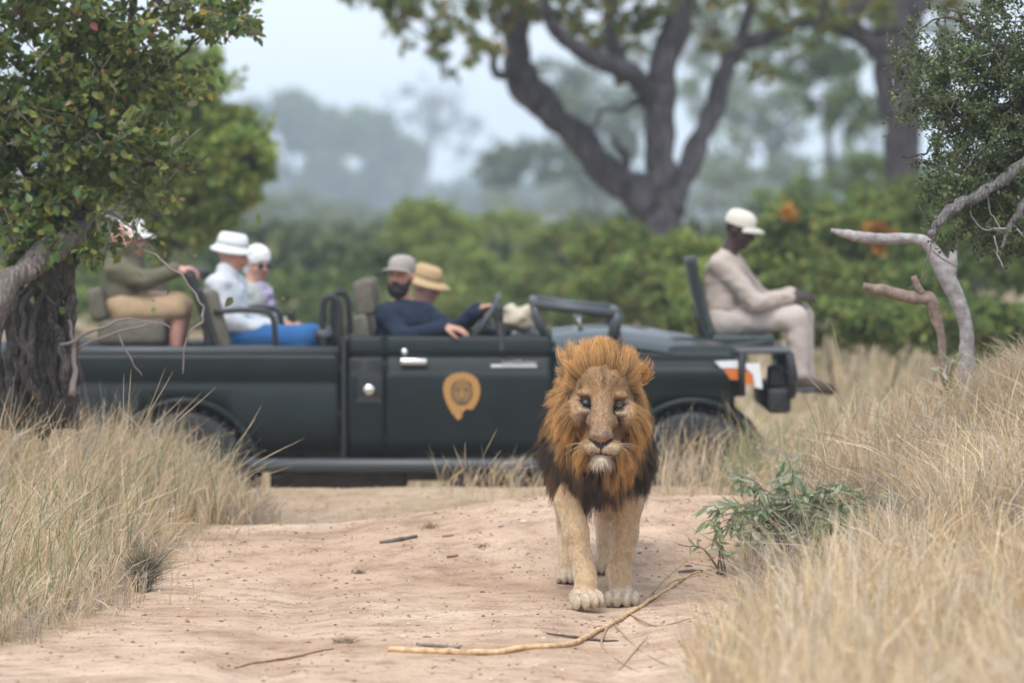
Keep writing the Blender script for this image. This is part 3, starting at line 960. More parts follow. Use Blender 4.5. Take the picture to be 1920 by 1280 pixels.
    mc = gold * .62 * (1 - dkv) + umber * .7 * dkv
    mk = (wv * smooth01((hv - .555 - .05 * (noise3(V * 25, 3) - .5)) / .06))[:, None]
    C = mc * mk + C * (1 - mk)

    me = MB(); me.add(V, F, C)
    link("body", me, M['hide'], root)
    link("mane", mane, M['fur'], root, label="golden mane darkening to black on the chest")

    # ---------------- short coat
    n = 34000
    wcoat = np.where((wt > .2) & (V[:, 2] - g > .5), 0.0, 1.0) * np.where(V[:, 1] - LY > .5, .25, 1.0) * np.where((V[:, 1] - LY < -.12) & (V[:, 2] - g > .5), 3.0, 1.0)
    p, nn = sample_faces(V, F, N, n, rng, wcoat)
    px, py = proj(p); Yl = p[:, 1] - LY; h = p[:, 2] - g
    face = Yl < -.12
    nosep = np.array([LP(1127, 815, -.46)]); fl = np.where(face[:, None] & (h[:, None] > .55), nrm(p - nosep) * np.array([1, 1, 1]), np.array([0, .15, -1.0]))
    fl = nrm(fl - nn * (fl * nn).sum(1, keepdims=True))
    chin = face & (py > 857) & (h > .5)
    d = nrm(fl + nn * .38 + rng.normal(0, .12, (n, 3)))
    d = np.where(chin[:, None], nrm(np.array([0, -.12, -1.0]) + nn * .35 + rng.normal(0, .16, (n, 3))), d)
    L = np.where(face & (h > .5), .010, .0075) * rng.uniform(.7, 1.25, n)
    L = np.where(chin, .032 * rng.uniform(.6, 1.2, n), L)
    L = np.where((h < .09) & ~face, .010, L)
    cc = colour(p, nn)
    nose_leather = (cc.sum(1) < .13)
    L = np.where(nose_leather, .001, L)
    cc = cc * np.where((face & (h > .5))[:, None], rng.uniform(.86, 1.12, (n, 1)), rng.uniform(.9, 1.12, (n, 1)))
    t = np.linspace(0, 1, 3)
    pts = p[:, None] + d[:, None] * (L[:, None] * t)[..., None] + (fl[:, None] * (L[:, None] * .3 * t ** 2)[..., None])
    w = np.array([1.0, .75, .15])[None] * rng.uniform(.0016, .0028, n)[:, None]
    sidev = nrm(np.cross(d, nn + rng.normal(0, .25, (n, 3))))
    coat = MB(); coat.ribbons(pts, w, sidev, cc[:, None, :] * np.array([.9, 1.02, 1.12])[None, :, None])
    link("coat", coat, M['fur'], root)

    # ---------------- eyes
    M['eye'] = principled("eye", attr=True, rough=0.22, spec=0.5, coat=0.2)
    for e, kind in eyes:
        mb = MB()
        R = .0185
        c = e + np.array([0, -.0005, 0.001])
        u = np.linspace(0, np.pi, 25); ring = []
        prof = [(R * math.sin(a), -R * math.cos(a)) for a in u]
        mb.lathe(prof, c, (0, 1, 0), 28)
        VV = np.concatenate(mb.V); rr = np.hypot(VV[:, 0] - c[0], VV[:, 2] - c[2]) / R; fr = VV[:, 1] < c[1]
        if kind == 0:
            cc = np.where((rr < .72)[:, None], (.075, .09, .115), (.015, .013, .013)) ; cc = np.where((rr < .45)[:, None], (.10, .12, .15), cc)
        else:
            cc = np.where((rr < .70)[:, None], (.20, .13, .05), (.02, .015, .013)); cc = np.where((rr < .24)[:, None], (.01, .01, .01), cc)
        mb.C = [cc]
        link("eye", mb, M['eye'], root, label="clouded blue-grey eye" if kind == 0 else "clear amber eye")
        # lids: upper and lower folds over the ball
        lid = MB()
        ex, ez = .0195, (.0116 if kind == 0 else .0074)
        for sg in (1, -1):
            a = np.linspace(math.pi * .02, math.pi * .98, 14)
            q = np.stack([c[0] + np.cos(a) * ex, c[1] - .0105 - .006 * np.sin(a), c[2] + sg * np.sin(a) * ez + np.cos(a) * (-.0025 if kind == 0 else .002)], -1)
            lid.tube(q, .0038 if sg > 0 else .0028, 6, (.03, .022, .02))
        link("eyelid", lid, M['hide'], root)
    # ---------------- whiskers and claws
    for sg in (-1, 1):
        for j in range(4):
            a = LP(1127 + sg * (24 + 3 * (j % 3)), 834 + 3.2 * (j // 2), -.455)
            b = a + np.array([sg * (.075 + .03 * rng.uniform()), -.01 + .05 * rng.uniform(), -.02 - .012 * j + .03 * rng.uniform()])
            m_ = (a + b) / 2 + np.array([0, -.01, .012])
            q = spline([a, m_, b], 5)
            mb = MB(); mb.tube(q, np.linspace(.0008, .0003, len(q)), 4, (.66, .56, .42))
            link("whisker", mb, M['twig'], root)
    return root
lion()
# ------------------------------------------------------------------ open safari truck, side on, facing right
TY0 = 28.0                    # near side plane
TY1 = TY0 + 1.72              # far side plane
TG = -0.295                   # ground under it
def TX(px, Y=TY0): return float(P(px, 500, Y)[0])
def TZ(py, Y=TY0): return float(P(960, py, Y)[2])
M['paint'] = principled("dark_green_paint", (.0075, .0135, .0135), rough=0.48, spec=0.26, coat=0.05, noise=(6.0, .8, 1.3))
M['paint_gloss'] = principled("polished_green_paint", (.012, .020, .019), rough=0.36, spec=0.45, coat=0.55, noise=(6.0, .85, 1.2))
M['black'] = principled("black_rubber", (.014, .015, .017), rough=0.6, noise=(12, .8, 1.3))
M['trim'] = principled("black_trim", (.02, .022, .024), rough=0.45)
M['chrome'] = principled("chrome", (.78, .80, .82), rough=0.22, metallic=1.0)
M['steel'] = principled("painted_steel", (.055, .062, .068), rough=0.45)
M['canvas'] = principled("olive_canvas", (.135, .125, .098), rough=0.9, spec=0.2, noise=(18, .8, 1.2), bump=(220, .4, .002))
M['canvas_dark'] = principled("dark_green_vinyl", (.035, .055, .05), rough=0.5, noise=(18, .8, 1.2))
M['lens_white'] = principled("clear_lens", (.75, .78, .80), rough=0.12, coat=0.8)
M['lens_amber'] = principled("amber_lens", (.62, .16, .03), rough=0.2, coat=0.8)
M['lens_red'] = principled("red_lens", (.45, .02, .02), rough=0.2, coat=0.8)
M['emblem'] = principled("emblem_print", attr=True, rough=0.5)
M['white_plate'] = principled("white_plate", (.70, .72, .74), rough=0.4)
M['dust'] = principled("dusty_underbody", (.05, .045, .04), rough=0.9, noise=(8, .6, 1.5))
def glass_mat():
    m = bpy.data.materials.new("windscreen_glass"); m.use_nodes = True
    b = m.node_tree.nodes["Principled BSDF"]
    b.inputs["Base Color"].default_value = (.9, .95, .95, 1); b.inputs["Roughness"].default_value = 0.03
    b.inputs["Transmission Weight"].default_value = 1.0; b.inputs["IOR"].default_value = 1.05
    return m
M['glass'] = glass_mat()

truck = thing("safari_truck", (TX(820), TY0 + .86, TG), "dark green open safari truck with tiered canvas seats crossing behind the lion", "truck")
HUB_Z = TG + .40
WR, WF = TX(345), TX(1300)
def arch_z(x, r=.45):
    z = -9.0
    for c in (WR, WF):
        d = r * r - (x - c) ** 2
        if d > 0: z = max(z, HUB_Z + math.sqrt(d))
    return z

def side_panel(x0, x1, levels, bottom=None, top=None, nseg=None):
    """levels: list of (py, inset) from top to bottom. near-side world mesh with thickness; mirrored for the far side"""
    mbs = []
    xs = np.linspace(x0, x1, nseg or max(3, int((x1 - x0) / .03)))
    for side in (0, 1):
        mb = MB()
        rows = []
        for thick in (0.0, .035):
            g = []
            for py, ins in levels:
                r = []
                for x in xs:
                    z = TZ(py)
                    zb = arch_z(x)
                    zz = max(z, zb)
                    if top is not None: zz = min(zz, top(x)) if py == levels[0][0] else zz
                    y = (TY0 + ins + thick) if side == 0 else (TY1 - ins - thick)
                    r.append((x, y, zz))
                g.append(r)
            rows.append(np.array(g))
        nl, nxs = len(levels), len(xs)
        V = np.concatenate([rows[0].reshape(-1, 3), rows[1].reshape(-1, 3)])
        F = []
        o = nl * nxs
        for i in range(nl - 1):
            for j in range(nxs - 1):
                a = i * nxs + j
                F.append((a, a + nxs, a + nxs + 1, a + 1)); F.append((o + a, o + a + 1, o + a + nxs + 1, o + a + nxs))
        for j in range(nxs - 1):
            F.append((j, j + 1, o + j + 1, o + j)); a = (nl - 1) * nxs + j; F.append((a, o + a, o + a + 1, a + 1))
        for i in range(nl - 1):
            a = i * nxs; F.append((a, o + a, o + a + nxs, a + nxs)); b = a + nxs - 1; F.append((b, b + nxs, o + b + nxs, o + b))
        mb.add(V, F); mbs.append(mb)
    return mbs

def add_sides(name, *a, mat='paint', **k):
    out = []
    for mb in side_panel(*a, **k):
        o = link(name, mb, M[mat], truck)
        for q in o.data.polygons: q.use_smooth = True
        out.append(o)
    return out

TUB = [(664, .012), (672, .003), (690, .0), (708, .001), (713, .010), (721, .011), (726, .0), (790, -.003), (815, -.002), (820, .008), (846, .012)]
add_sides("tub_side", TX(-35), TX(634), TUB)
CAB = [(630, .040), (636, .026), (655, .022), (663, .020), (666, .032), (671, .032), (674, .020), (693, .018), (699, .002), (712, -.004), (760, -.004), (820, .004), (852, .016)]
add_sides("cab_corner", TX(652), TX(720), CAB)
doors = add_sides("door", TX(723), TX(1034), CAB)
FEN = [(648, .16), (652, .10), (660, .06), (672, .045), (678, .05), (684, .03), (692, .0), (700, -.006), (716, -.006), (722, .006), (738, .01), (790, .02), (850, .04)]
add_sides("fender", TX(1038), TX(1378), FEN)
# flared lips over the wheels
for c in (WR, WF):
    for y in (TY0 - .004, TY1 + .004):
        a = np.linspace(math.radians(8), math.radians(172), 24)
        q = np.stack([c + np.cos(a) * 0.455, np.full(24, y), HUB_Z + np.sin(a) * 0.455], -1)
        mb = MB(); mb.tube(q, .022, 8); link("wheel_arch", mb, M['paint'], truck)
# rails, floor, tailgate, cab tub
mb = MB()
for y in (TY0 + .04, TY1 - .04):
    mb.tube([(TX(-38), y, TZ(659)), (TX(636), y, TZ(659))], .034, 10)
mb.tube([(TX(-38), TY0 + .04, TZ(659)), (TX(-38), TY1 - .04, TZ(659))], .034, 10)
link("tub_rail", mb, M['steel'], truck)
mb = MB(); mb.box((TX(-36), TY0 + .06, TZ(850)), (TX(634), TY1 - .06, TZ(835))); link("floor", mb, M['dust'], truck)
mb = MB(); mb.box((TX(-40), TY0 + .03, TZ(846)), (TX(-32), TY1 - .03, TZ(668)), bev=.01); link("tailgate", mb, M['paint'], truck)
mb = MB(); mb.box((TX(637), TY0 + .05, TZ(846)), (TX(649), TY1 - .05, TZ(640)), bev=.01); link("bulkhead", mb, M['black'], truck)
mb = MB(); mb.box((TX(640), TY0 - .012, TZ(865)), (TX(649), TY0 + .07, TZ(632)), bev=.008); link("post", mb, M['black'], truck)
mb = MB(); mb.box((TX(650), TY0 + .10, TZ(850)), (TX(1040), TY1 - .10, TZ(838))); link("cab_floor", mb, M['dust'], truck)
mb = MB(); mb.box((TX(1030), TY0 + .10, TZ(848)), (TX(1042), TY1 - .10, TZ(640)), bev=.01); link("firewall", mb, M['black'], truck)
# chassis, axles, tank
mb = MB()
for y in (TY0 + .45, TY1 - .45): mb.box((TX(-30), y - .04, TG + .42), (TX(1400), y + .04, TG + .56))
for c in (WR, WF): mb.tube([(c, TY0 + .1, HUB_Z), (c, TY1 - .1, HUB_Z)], .05, 8); mb.lathe([(0.01, -.16), (.15, -.08), (.15, .08), (.01, .16)], (c, TY0 + .8, HUB_Z), (0, 1, 0), 12)
mb.box((TX(760), TY0 + .25, TG + .34), (TX(1010), TY0 + .62, TG + .55)); mb.box((TX(520), TY0 + .3, TG + .38), (TX(640), TY0 + .7, TG + .55))
link("chassis", mb, M['dust'], truck, smooth=False)
# gearbox, guard plate, exhaust and far sill close the view under the floor
mb = MB(); mb.box((TX(500), TY0 + .30, TG + .27), (TX(760), TY0 + .75, TG + .46), bev=.04); link("fuel_tank", mb, M['dust'], truck)
mb = MB(); mb.box((TX(840), TY0 + .62, TG + .26), (TX(1120), TY0 + 1.1, TG + .48), bev=.05); link("gearbox", mb, M['dust'], truck)
mb = MB(); mb.box((TX(1000), TY0 + .25, TG + .30), (TX(1190), TY0 + .60, TG + .50), bev=.03); link("guard_plate", mb, M['dust'], truck)
mb = MB(); mb.tube(spline([(TX(1100), TY1 - .4, TG + .40), (TX(900), TY1 - .42, TG + .36), (TX(700), TY1 - .4, TG + .38), (TX(500), TY1 - .36, TG + .46)], 5), .05, 10); link("exhaust", mb, M['dust'], truck)
mb = MB(); mb.box((TX(480), TY1 - .12, TG + .30), (TX(1200), TY1 - .05, TG + .50), bev=.02); link("far_sill", mb, M['dust'], truck)
# side step
for y, s in ((TY0 - .05, 1), (TY1 + .05, -1)):
    mb = MB(); mb.tube([(TX(455), y + s * .18, TZ(866)), (TX(475), y, TZ(871)), (TX(1190), y, TZ(871)), (TX(1210), y + s * .18, TZ(866))], .045, 10)
    for px in (560, 820, 1080): mb.tube([(TX(px), y, TZ(871)), (TX(px), y + s * .45, TZ(858))], .022, 6)
    link("side_step", mb, M['steel'], truck)
# wheels
def wheel_meshes():
    ty = MB(); ty.lathe([(.20, -.10), (.24, -.125), (.36, -.125), (.385, -.11), (.40, -.08), (.402, 0), (.40, .08), (.385, .11), (.36, .125), (.24, .125), (.20, .10)], (0, 0, 0), (0, 1, 0), 40)
    for k in range(34):
        a = k * 2 * math.pi / 34
        for sg in (-1, 1):
            c = np.array([math.cos(a + .04 * sg) * .402, sg * .065, math.sin(a + .04 * sg) * .402])
            t = np.array([-math.sin(a), 0, math.cos(a)]) * .02; r = np.array([math.cos(a), 0, math.sin(a)]) * .012; w = np.array([0, .045, 0])
            V = [c + i * t + j * w + l * r for i in (-1, 1) for j in (-1, 1) for l in (-1, 1)]
            ty.add(V, [(0, 1, 3, 2), (4, 6, 7, 5), (0, 4, 5, 1), (2, 3, 7, 6), (0, 2, 6, 4), (1, 5, 7, 3)])
    rm = MB(); rm.lathe([(.205, -.10), (.20, -.085), (.17, -.07), (.15, -.02), (.10, -.03), (.075, -.06), (.07, -.10), (.0, -.105)], (0, 0, 0), (0, 1, 0), 30)
    for k in range(6):
        a = k * math.pi / 3; rm.lathe([(.012, 0), (.012, -.03), (0, -.032)], (math.cos(a) * .105, -.03, math.sin(a) * .105), (0, 1, 0), 6)
    return ty.mesh("tyre"), rm.mesh("rim")
tyre_me, rim_me = wheel_meshes()
tyre_me.materials.append(M['black']); rim_me.materials.append(M['steel'])
for c in (WR, WF):
    for y, fl in ((TY0 + .13, 0), (TY1 - .13, math.pi)):
        w = bpy.data.objects.new("wheel", None); COL.objects.link(w); w.parent = truck
        w.location = tuple(np.array([c, y, HUB_Z]) - ORIGIN[truck.name]); w.rotation_euler = (0, 0, fl)
        for nme, me in (("tyre", tyre_me), ("rim", rim_me)):
            o = bpy.data.objects.new(nme, me); COL.objects.link(o); o.parent = w
# inner wheel housings
for c in (WR, WF):
    for y0, y1 in ((TY0 + .03, TY0 + .42), (TY1 - .42, TY1 - .03)):
        a = np.linspace(0, math.pi, 14)
        V = [(c + math.cos(t) * .49, y, HUB_Z + math.sin(t) * .49) for y in (y0, y1) for t in a]
        mb = MB(); mb.add(V, [(j, j + 1, 15 + j, 14 + j) for j in range(13)])
        yi = y1 if y0 < TY0 + .5 else y0
        mb.add([(c + math.cos(t) * .49, yi, HUB_Z + math.sin(t) * .49) for t in a] + [(c, yi, HUB_Z - .05)], [(j, j + 1, 14) for j in range(13)]); link("wheel_housing", mb, M['black'], truck)

# bonnet
def bonnet():
    st = [(1036, 622), (1080, 617), (1140, 614), (1200, 617), (1250, 624), (1300, 633), (1345, 643), (1385, 655), (1398, 668)]
    st = spline(np.array(st, float), 3)
    ys = [(.05, .105), (.10, .07), (.16, .05), (.24, .018), (.32, .0), (.55, -.012), (.86, -.018)]
    ys = ys + [(1.72 - a, b) for a, b in ys[-2::-1]]
    V, F = [], []
    for px, py in st:
        x = TX(px); zt = TZ(py)
        for a, b in ys: V.append((x, TY0 + a, zt - b - .02))
    n = len(ys)
    for i in range(len(st) - 1):
        for j in range(n - 1): F.append((i * n + j, i * n + j + 1, i * n + n + j + 1, i * n + n + j))
    m2 = MB(); m2.add(V, F)
    return m2
link("bonnet", bonnet(), M['paint_gloss'], truck)
mb = MB(); mb.box((TX(1375), TY0 + .12, TZ(745)), (TX(1396), TY1 - .12, TZ(668)), bev=.02); link("grille", mb, M['trim'], truck)
for k in range(6):
    mb = MB(); z = TZ(680) - k * .032; mb.box((TX(1394), TY0 + .35, z - .010), (TX(1400), TY1 - .35, z + .010)); link("grille_slat", mb, M['steel'], truck)
# lamps: clear corner lens with amber, on both corners
for y0, y1 in ((TY0 - .008, TY0 + .20), (TY1 - .20, TY1 + .008)):
    def wedge(pts, ya, yb):
        V = [(TX(a), ya, TZ(b)) for a, b in pts] + [(TX(a), yb, TZ(b)) for a, b in pts]
        n = len(pts); m2 = MB(); c0 = np.mean(V[:n], 0); c1 = np.mean(V[n:], 0)
        V = V + [tuple(c0), tuple(c1)]
        F = [(j, (j + 1) % n, n + (j + 1) % n, n + j) for j in range(n)]
        m2.add(V, F); m2.F3.append(np.array([(2 * n, (j + 1) % n, j) for j in range(n)] + [(2 * n + 1, n + j, n + (j + 1) % n) for j in range(n)]))
        return m2
    hl = link("headlight", wedge([(1340, 677), (1384, 675), (1384, 690), (1352, 690)], y0, y1), M['lens_white'], truck, smooth=False)
    link("indicator", wedge([(1356, 692), (1384, 691), (1384, 712), (1370, 711)], y0, y1), M['lens_amber'], hl, smooth=False)
    hl2 = link("headlight", wedge([(1398, 680), (1424, 680), (1430, 728), (1416, 726), (1411, 700), (1398, 690)], y0 - .02, y1), M['lens_white'], truck, smooth=False)
    link("indicator", wedge([(1394, 694), (1409, 698), (1413, 722), (1396, 718)], y0 - .03, y1), M['lens_amber'], hl2, smooth=False)
# bull bar with tracker platform
mb = MB(); mb.box((TX(1384), TY0 + .05, TZ(664)), (TX(1486), TY1 - .05, TZ(656)), bev=.01); link("platform", mb, M['steel'], truck)
mb = MB()
for y in (TY0 - .03, TY0 + .55, TY1 - .55, TY1 + .03):
    mb.tube([(TX(1391), y, TZ(660)), (TX(1392), y, TZ(742))], .02, 8)
    mb.tube([(TX(1480), y, TZ(662)), (TX(1488), y, TZ(700)), (TX(1484), y, TZ(742))], .026, 8)
for py in (700, 740): mb.tube([(TX(1484), TY0 - .03, TZ(py)), (TX(1484), TY1 + .03, TZ(py))], .026, 8)
link("bull_bar", mb, M['black'], truck)
mb = MB(); mb.box((TX(1440), TY0 + .0, TZ(775)), (TX(1484), TY1 - .0, TZ(728)), bev=.03); link("bumper", mb, M['black'], truck)
mb = MB(); mb.box((TX(1446), TY0 + .15, TZ(728)), (TX(1474), TY0 + .5, TZ(690)), bev=.02); link("winch_box", mb, M['black'], truck)
for y in (TY0 + .0, TY1 - .0):
    mb = MB(); mb.box((TX(-41), y - .05 if y < TY0 + .5 else y - .03, TZ(760)), (TX(-37), y + .08 if y < TY0 + .5 else y + .05, TZ(700)), bev=.01); link("tail_light", mb, M['lens_red'], truck)

# door furniture
mb = MB(); mb.box((TX(750), TY0 - .012, TZ(684)), (TX(801), TY0 + .04, TZ(672)), bev=.012); link("door_handle", mb, M['chrome'], doors[0])
mb = MB(); mb.lathe([(.001, -.02), (.017, -.018), (.022, 0), (.022, .04)], (TX(758), TY0 + .02, TZ(659)), (0, 1, 0), 14); link("door_lock", mb, M['chrome'], doors[0])
# badge: chrome bar with script above it
mb = MB(); mb.box((TX(920), TY0 + .018, TZ(689)), (TX(1007), TY0 + .04, TZ(683)), bev=.004); bd = link("badge", mb, M['white_plate'], doors[0])
cu = bpy.data.curves.new("badge_script", 'FONT'); cu.body = "Land Cruiser"; cu.size = .062; cu.extrude = .004; cu.shear = .3
ob = bpy.data.objects.new("badge_script_tmp", cu); COL.objects.link(ob)
bpy.context.view_layer.update()
me = bpy.data.meshes.new_from_object(ob.evaluated_get(bpy.context.evaluated_depsgraph_get()))
COL.objects.unlink(ob); bpy.data.objects.remove(ob)
vv = np.empty(len(me.vertices) * 3); me.vertices.foreach_get("co", vv); vv = vv.reshape(-1, 3)
sx = (TX(1006) - TX(941)) / (vv[:, 0].max() - vv[:, 0].min())
vw = np.stack([TX(941) + (vv[:, 0] - vv[:, 0].min()) * sx, TY0 + .016 - vv[:, 2], TZ(683.5) + vv[:, 1] * .62], -1) - ORIGIN[truck.name]
me.vertices.foreach_set("co", vw.astype(np.float32).ravel()); me.update()
o = bpy.data.objects.new("badge_script", me); me.materials.append(M['white_plate']); COL.objects.link(o); o.parent = bd; ORIGIN[o.name] = ORIGIN[truck.name]
# louvres and fuel flap on the cab corner
mb = MB(); mb.box((TX(654), TY0 + .012, TZ(704)), (TX(718), TY0 + .035, TZ(672)), bev=.004); lv = link("louvre_panel", mb, M['trim'], truck)
for k in range(5):
    z = TZ(677) - k * .020
    mb = MB(); mb.box((TX(657), TY0 + .002, z - .006), (TX(715), TY0 + .02, z + .004)); link("slat", mb, M['steel'], lv)
mb = MB(); mb.box((TX(670), TY0 - .011, TZ(752)), (TX(716), TY0 + .02, TZ(706)), bev=.006); ff = link("fuel_flap", mb, M['black'], truck)
mb = MB(); mb.lathe([(.001, -.05), (.03, -.045), (.038, -.03), (.038, .0)], (TX(692), TY0 - .008, TZ(730)), (0, 1, 0), 18); link("fuel_cap", mb, M['chrome'], ff)
mb = MB(); mb.add([(TX(664), TY0 - .014, TZ(755)), (TX(717), TY0 - .014, TZ(755)), (TX(706), TY0 - .03, TZ(741)), (TX(676), TY0 - .03, TZ(741))], [(0, 1, 2, 3)]); link("drip_plate", mb, M['steel'], ff)

# emblem: a gold lion's head, flat print on the door
def emblem():
    m2 = MB()
    out = [(858, 787), (846, 772), (836, 752), (831, 730), (834, 714), (843, 704), (856, 699), (870, 698), (884, 702), (895, 711), (900, 726), (899, 742), (893, 757), (884, 768), (877, 766), (868, 772), (866, 782)]
    rings = 30
    ctr = np.array([866.0, 736.0])
    o = spline(np.array(out + [out[0]], float), 6)[:-1]
    V, C = [], []
    for i in range(rings + 1):
        t = i / rings
        for q in o:
            p_ = ctr + (q - ctr) * t
            V.append((TX(p_[0]), TY0 - .0115, TZ(p_[1])))
            x, y = p_ - ctr
            ang = math.atan2(y, x)
            col = np.array([.42, .22, .065])
            col = col * (1.0 + .18 * math.sin(ang * 23 + t * 6))
            fx, fy = x + 0, y + 2
            rr = math.hypot(fx / 19, fy / 24)
            if rr < 1.0: col = np.array([.24, .14, .05])
            if abs(rr - 1.0) < .08 and y > -22: col = np.array([.07, .05, .03])
            for ex in (-8, 8):
                if math.hypot((x - ex) / 4.2, (y + 6) / 2.4) < 1: col = np.array([.08, .055, .03])
            if abs(x) < 3 - y * .02 and -4 < y < 10: col = np.array([.36, .20, .07])
            if math.hypot(x / 5.5, (y - 12) / 3) < 1: col = np.array([.16, .10, .04])
            if abs(y - 18 - .02 * x * x) < 1.2 and abs(x) < 9: col = np.array([.05, .04, .03])
            C.append(col)
    n = len(o)
    F = [(i * n + j, i * n + (j + 1) % n, (i + 1) * n + (j + 1) % n, (i + 1) * n + j) for i in range(rings) for j in range(n)]
    m2.add(V, F, np.array(C)); return m2
link("emblem", emblem(), M['emblem'], doors[0], label="gold line emblem of a lion's head on the door")

# ---------------- seats
def cushion(lo, hi, tilt=0.0, bev=.04):
    """rounded pad tilted about its lower edge in the x-z plane"""
    m2 = MB(); m2.box(lo, hi, bev=bev)
    if tilt:
        Vv = m2.V[0]; c = np.array([min(lo[0], hi[0]), 0, min(lo[2], hi[2])])
        x, z = Vv[:, 0] - c[0], Vv[:, 2] - c[2]
        ca, sa = math.cos(tilt), math.sin(tilt)
        m2.V[0] = np.stack([c[0] + x * ca - z * sa, Vv[:, 1], c[2] + x * sa + z * ca], -1)
    return m2
def seat(px_back, py_top, py_seat, depth, y0, y1, tilt, mat, cush_h=.11, part="seat"):
    s_ = bpy.data.objects.new(part, None); COL.objects.link(s_); s_.parent = truck; ORIGIN[s_.name] = ORIGIN[truck.name]
    x = TX(px_back); zs = TZ(py_seat); zt = TZ(py_top)
    link("backrest", cushion((x, y0, zs - .02), (x + .10, y1, zt), tilt), M[mat], s_)
    link("cushion", cushion((x + .04, y0, zs - cush_h), (x + depth, y1, zs), 0), M[mat], s_)
    return s_
def frame(parent, lines, r=.018, mat='trim', name="seat_frame"):
    for l in lines:
        m2 = MB(); m2.tube(spline(l, 5) if len(l) > 2 else l, r, 8)
        link(name, m2, M[mat], parent)
for y0, y1 in ((TY0 + .16, TY0 + .66), (TY1 - .66, TY1 - .16)):
    s_ = seat(672, 592, 680, .52, y0, y1, .16, 'canvas')
    link("headrest", cushion((TX(664), y0 + .08, TZ(596)), (TX(664) + .13, y1 - .08, TZ(528)), .10, .035), M['canvas'], s_)
# middle row
for y0, y1 in ((TY0 + .12, TY0 + .72), (TY1 - .72, TY1 - .12)):
    s_ = seat(402, 545, 655, .52, y0, y1, .24, 'canvas')
    frame(s_, [[(TX(398), y0 - .01, TZ(585)), (TX(470), y0 - .01, TZ(582)), (TX(508), y0 - .01, TZ(594)), (TX(515), y0 - .01, TZ(660))],
               [(TX(372), y0 - .01, TZ(540)), (TX(385), y0 - .01, TZ(590)), (TX(408), y0 - .01, TZ(665))], [(TX(385), y1, TZ(540)), (TX(412), y1, TZ(665))]])
    if y0 < TY0 + .5:
        m2 = MB(); m2.box((TX(418), y0 - .022, TZ(662)), (TX(510), y0 - .004, TZ(648)), bev=.005); link("side_panel", m2, M['canvas'], s_)
# rear row, raised
for y0, y1 in ((TY0 + .12, TY0 + .72), (TY1 - .72, TY1 - .12)):
    s_ = seat(168, 542, 600, .46, y0, y1, .2, 'canvas', cush_h=.16)
    m2 = MB(); m2.box((TX(178), y0 + .02, TZ(668)), (TX(292), y1 - .02, TZ(612)), bev=.02); link("seat_box", m2, M['trim'], s_)
# grab bars
def bar(name, lines, r, mat='black'):
    m2 = MB()
    for l in lines: m2.tube(spline(l, 6), r, 10)
    return link(name, m2, M[mat], truck)
bar("grab_bar", [[(TX(352), TY0 + .14, TZ(518)), (TX(352), TY0 + .5, TZ(514)), (TX(352), TY1 - .5, TZ(514)), (TX(352), TY1 - .14, TZ(518))],
                 [(TX(352), TY0 + .14, TZ(516)), (TX(366), TY0 + .14, TZ(545)), (TX(384), TY0 + .14, TZ(600)), (TX(392), TY0 + .14, TZ(662))],
                 [(TX(352), TY1 - .14, TZ(516)), (TX(366), TY1 - .14, TZ(545)), (TX(384), TY1 - .14, TZ(600)), (TX(392), TY1 - .14, TZ(662))]], .036)
for y in (TY0 + .06, TY1 - .06):
    bar("grab_hoop", [[(TX(606), y, TZ(660)), (TX(604), y, TZ(590)), (TX(608), y, TZ(564)), (TX(619), y, TZ(557)), (TX(631), y, TZ(564)), (TX(636), y, TZ(590)), (TX(638), y, TZ(655))]], .021)
m2 = MB(); m2.lathe([(.0, -.06), (.05, -.055), (.055, -.03), (.04, .03), (.0, .05)], (TX(607), TY0 + .10, TZ(630)), (.2, -1, .3), 18); lamp_ = link("spot_lamp", m2, M['black'], truck)
m2 = MB(); m2.lathe([(.001, .052), (.03, .048), (.048, .035)], (TX(607), TY0 + .085, TZ(627)), (.1, -1, .7), 16); link("lens", m2, M['steel'], lamp_)

# dash, column, wheel, folded windscreen
m2 = MB(); m2.box((TX(958), TY0 + .12, TZ(700)), (TX(1034), TY1 - .12, TZ(628)), bev=.04); link("dashboard", m2, M['trim'], truck)
sc_ = np.array([TX(905, TY0 + .42), TY0 + .42, TZ(604, TY0 + .42)]); sa_ = nrm(np.array([-.86, -.05, .52]))
m2 = MB(); uu = nrm(np.cross(sa_, [0, 1, 0])); vv_ = np.cross(sa_, uu)
aa = np.linspace(0, 2 * math.pi, 37)
m2.tube([sc_ + .195 * (math.cos(t) * uu + math.sin(t) * vv_) for t in aa], .016, 8)
for t in (.2, 2.3, 4.4): m2.tube([sc_ - sa_ * .02, sc_ + .19 * (math.cos(t) * uu + math.sin(t) * vv_)], .013, 6)
m2.tube([sc_ + sa_ * .01, sc_ - sa_ * .32], .028, 8)
link("steering_wheel", m2, M['steel'], truck)
m2 = MB(); m2.tube(spline([(TX(928), TY0 + .10, TZ(582)), (TX(938), TY0 + .07, TZ(615)), (TX(941), TY0 + .03, TZ(650)), (TX(941), TY0 + .02, TZ(660))], 4), .028, 8)
m2.box((TX(928), TY0 + .05, TZ(604)), (TX(944), TY0 + .13, TZ(572)), bev=.02)
link("mirror_bracket", m2, M['black'], truck)
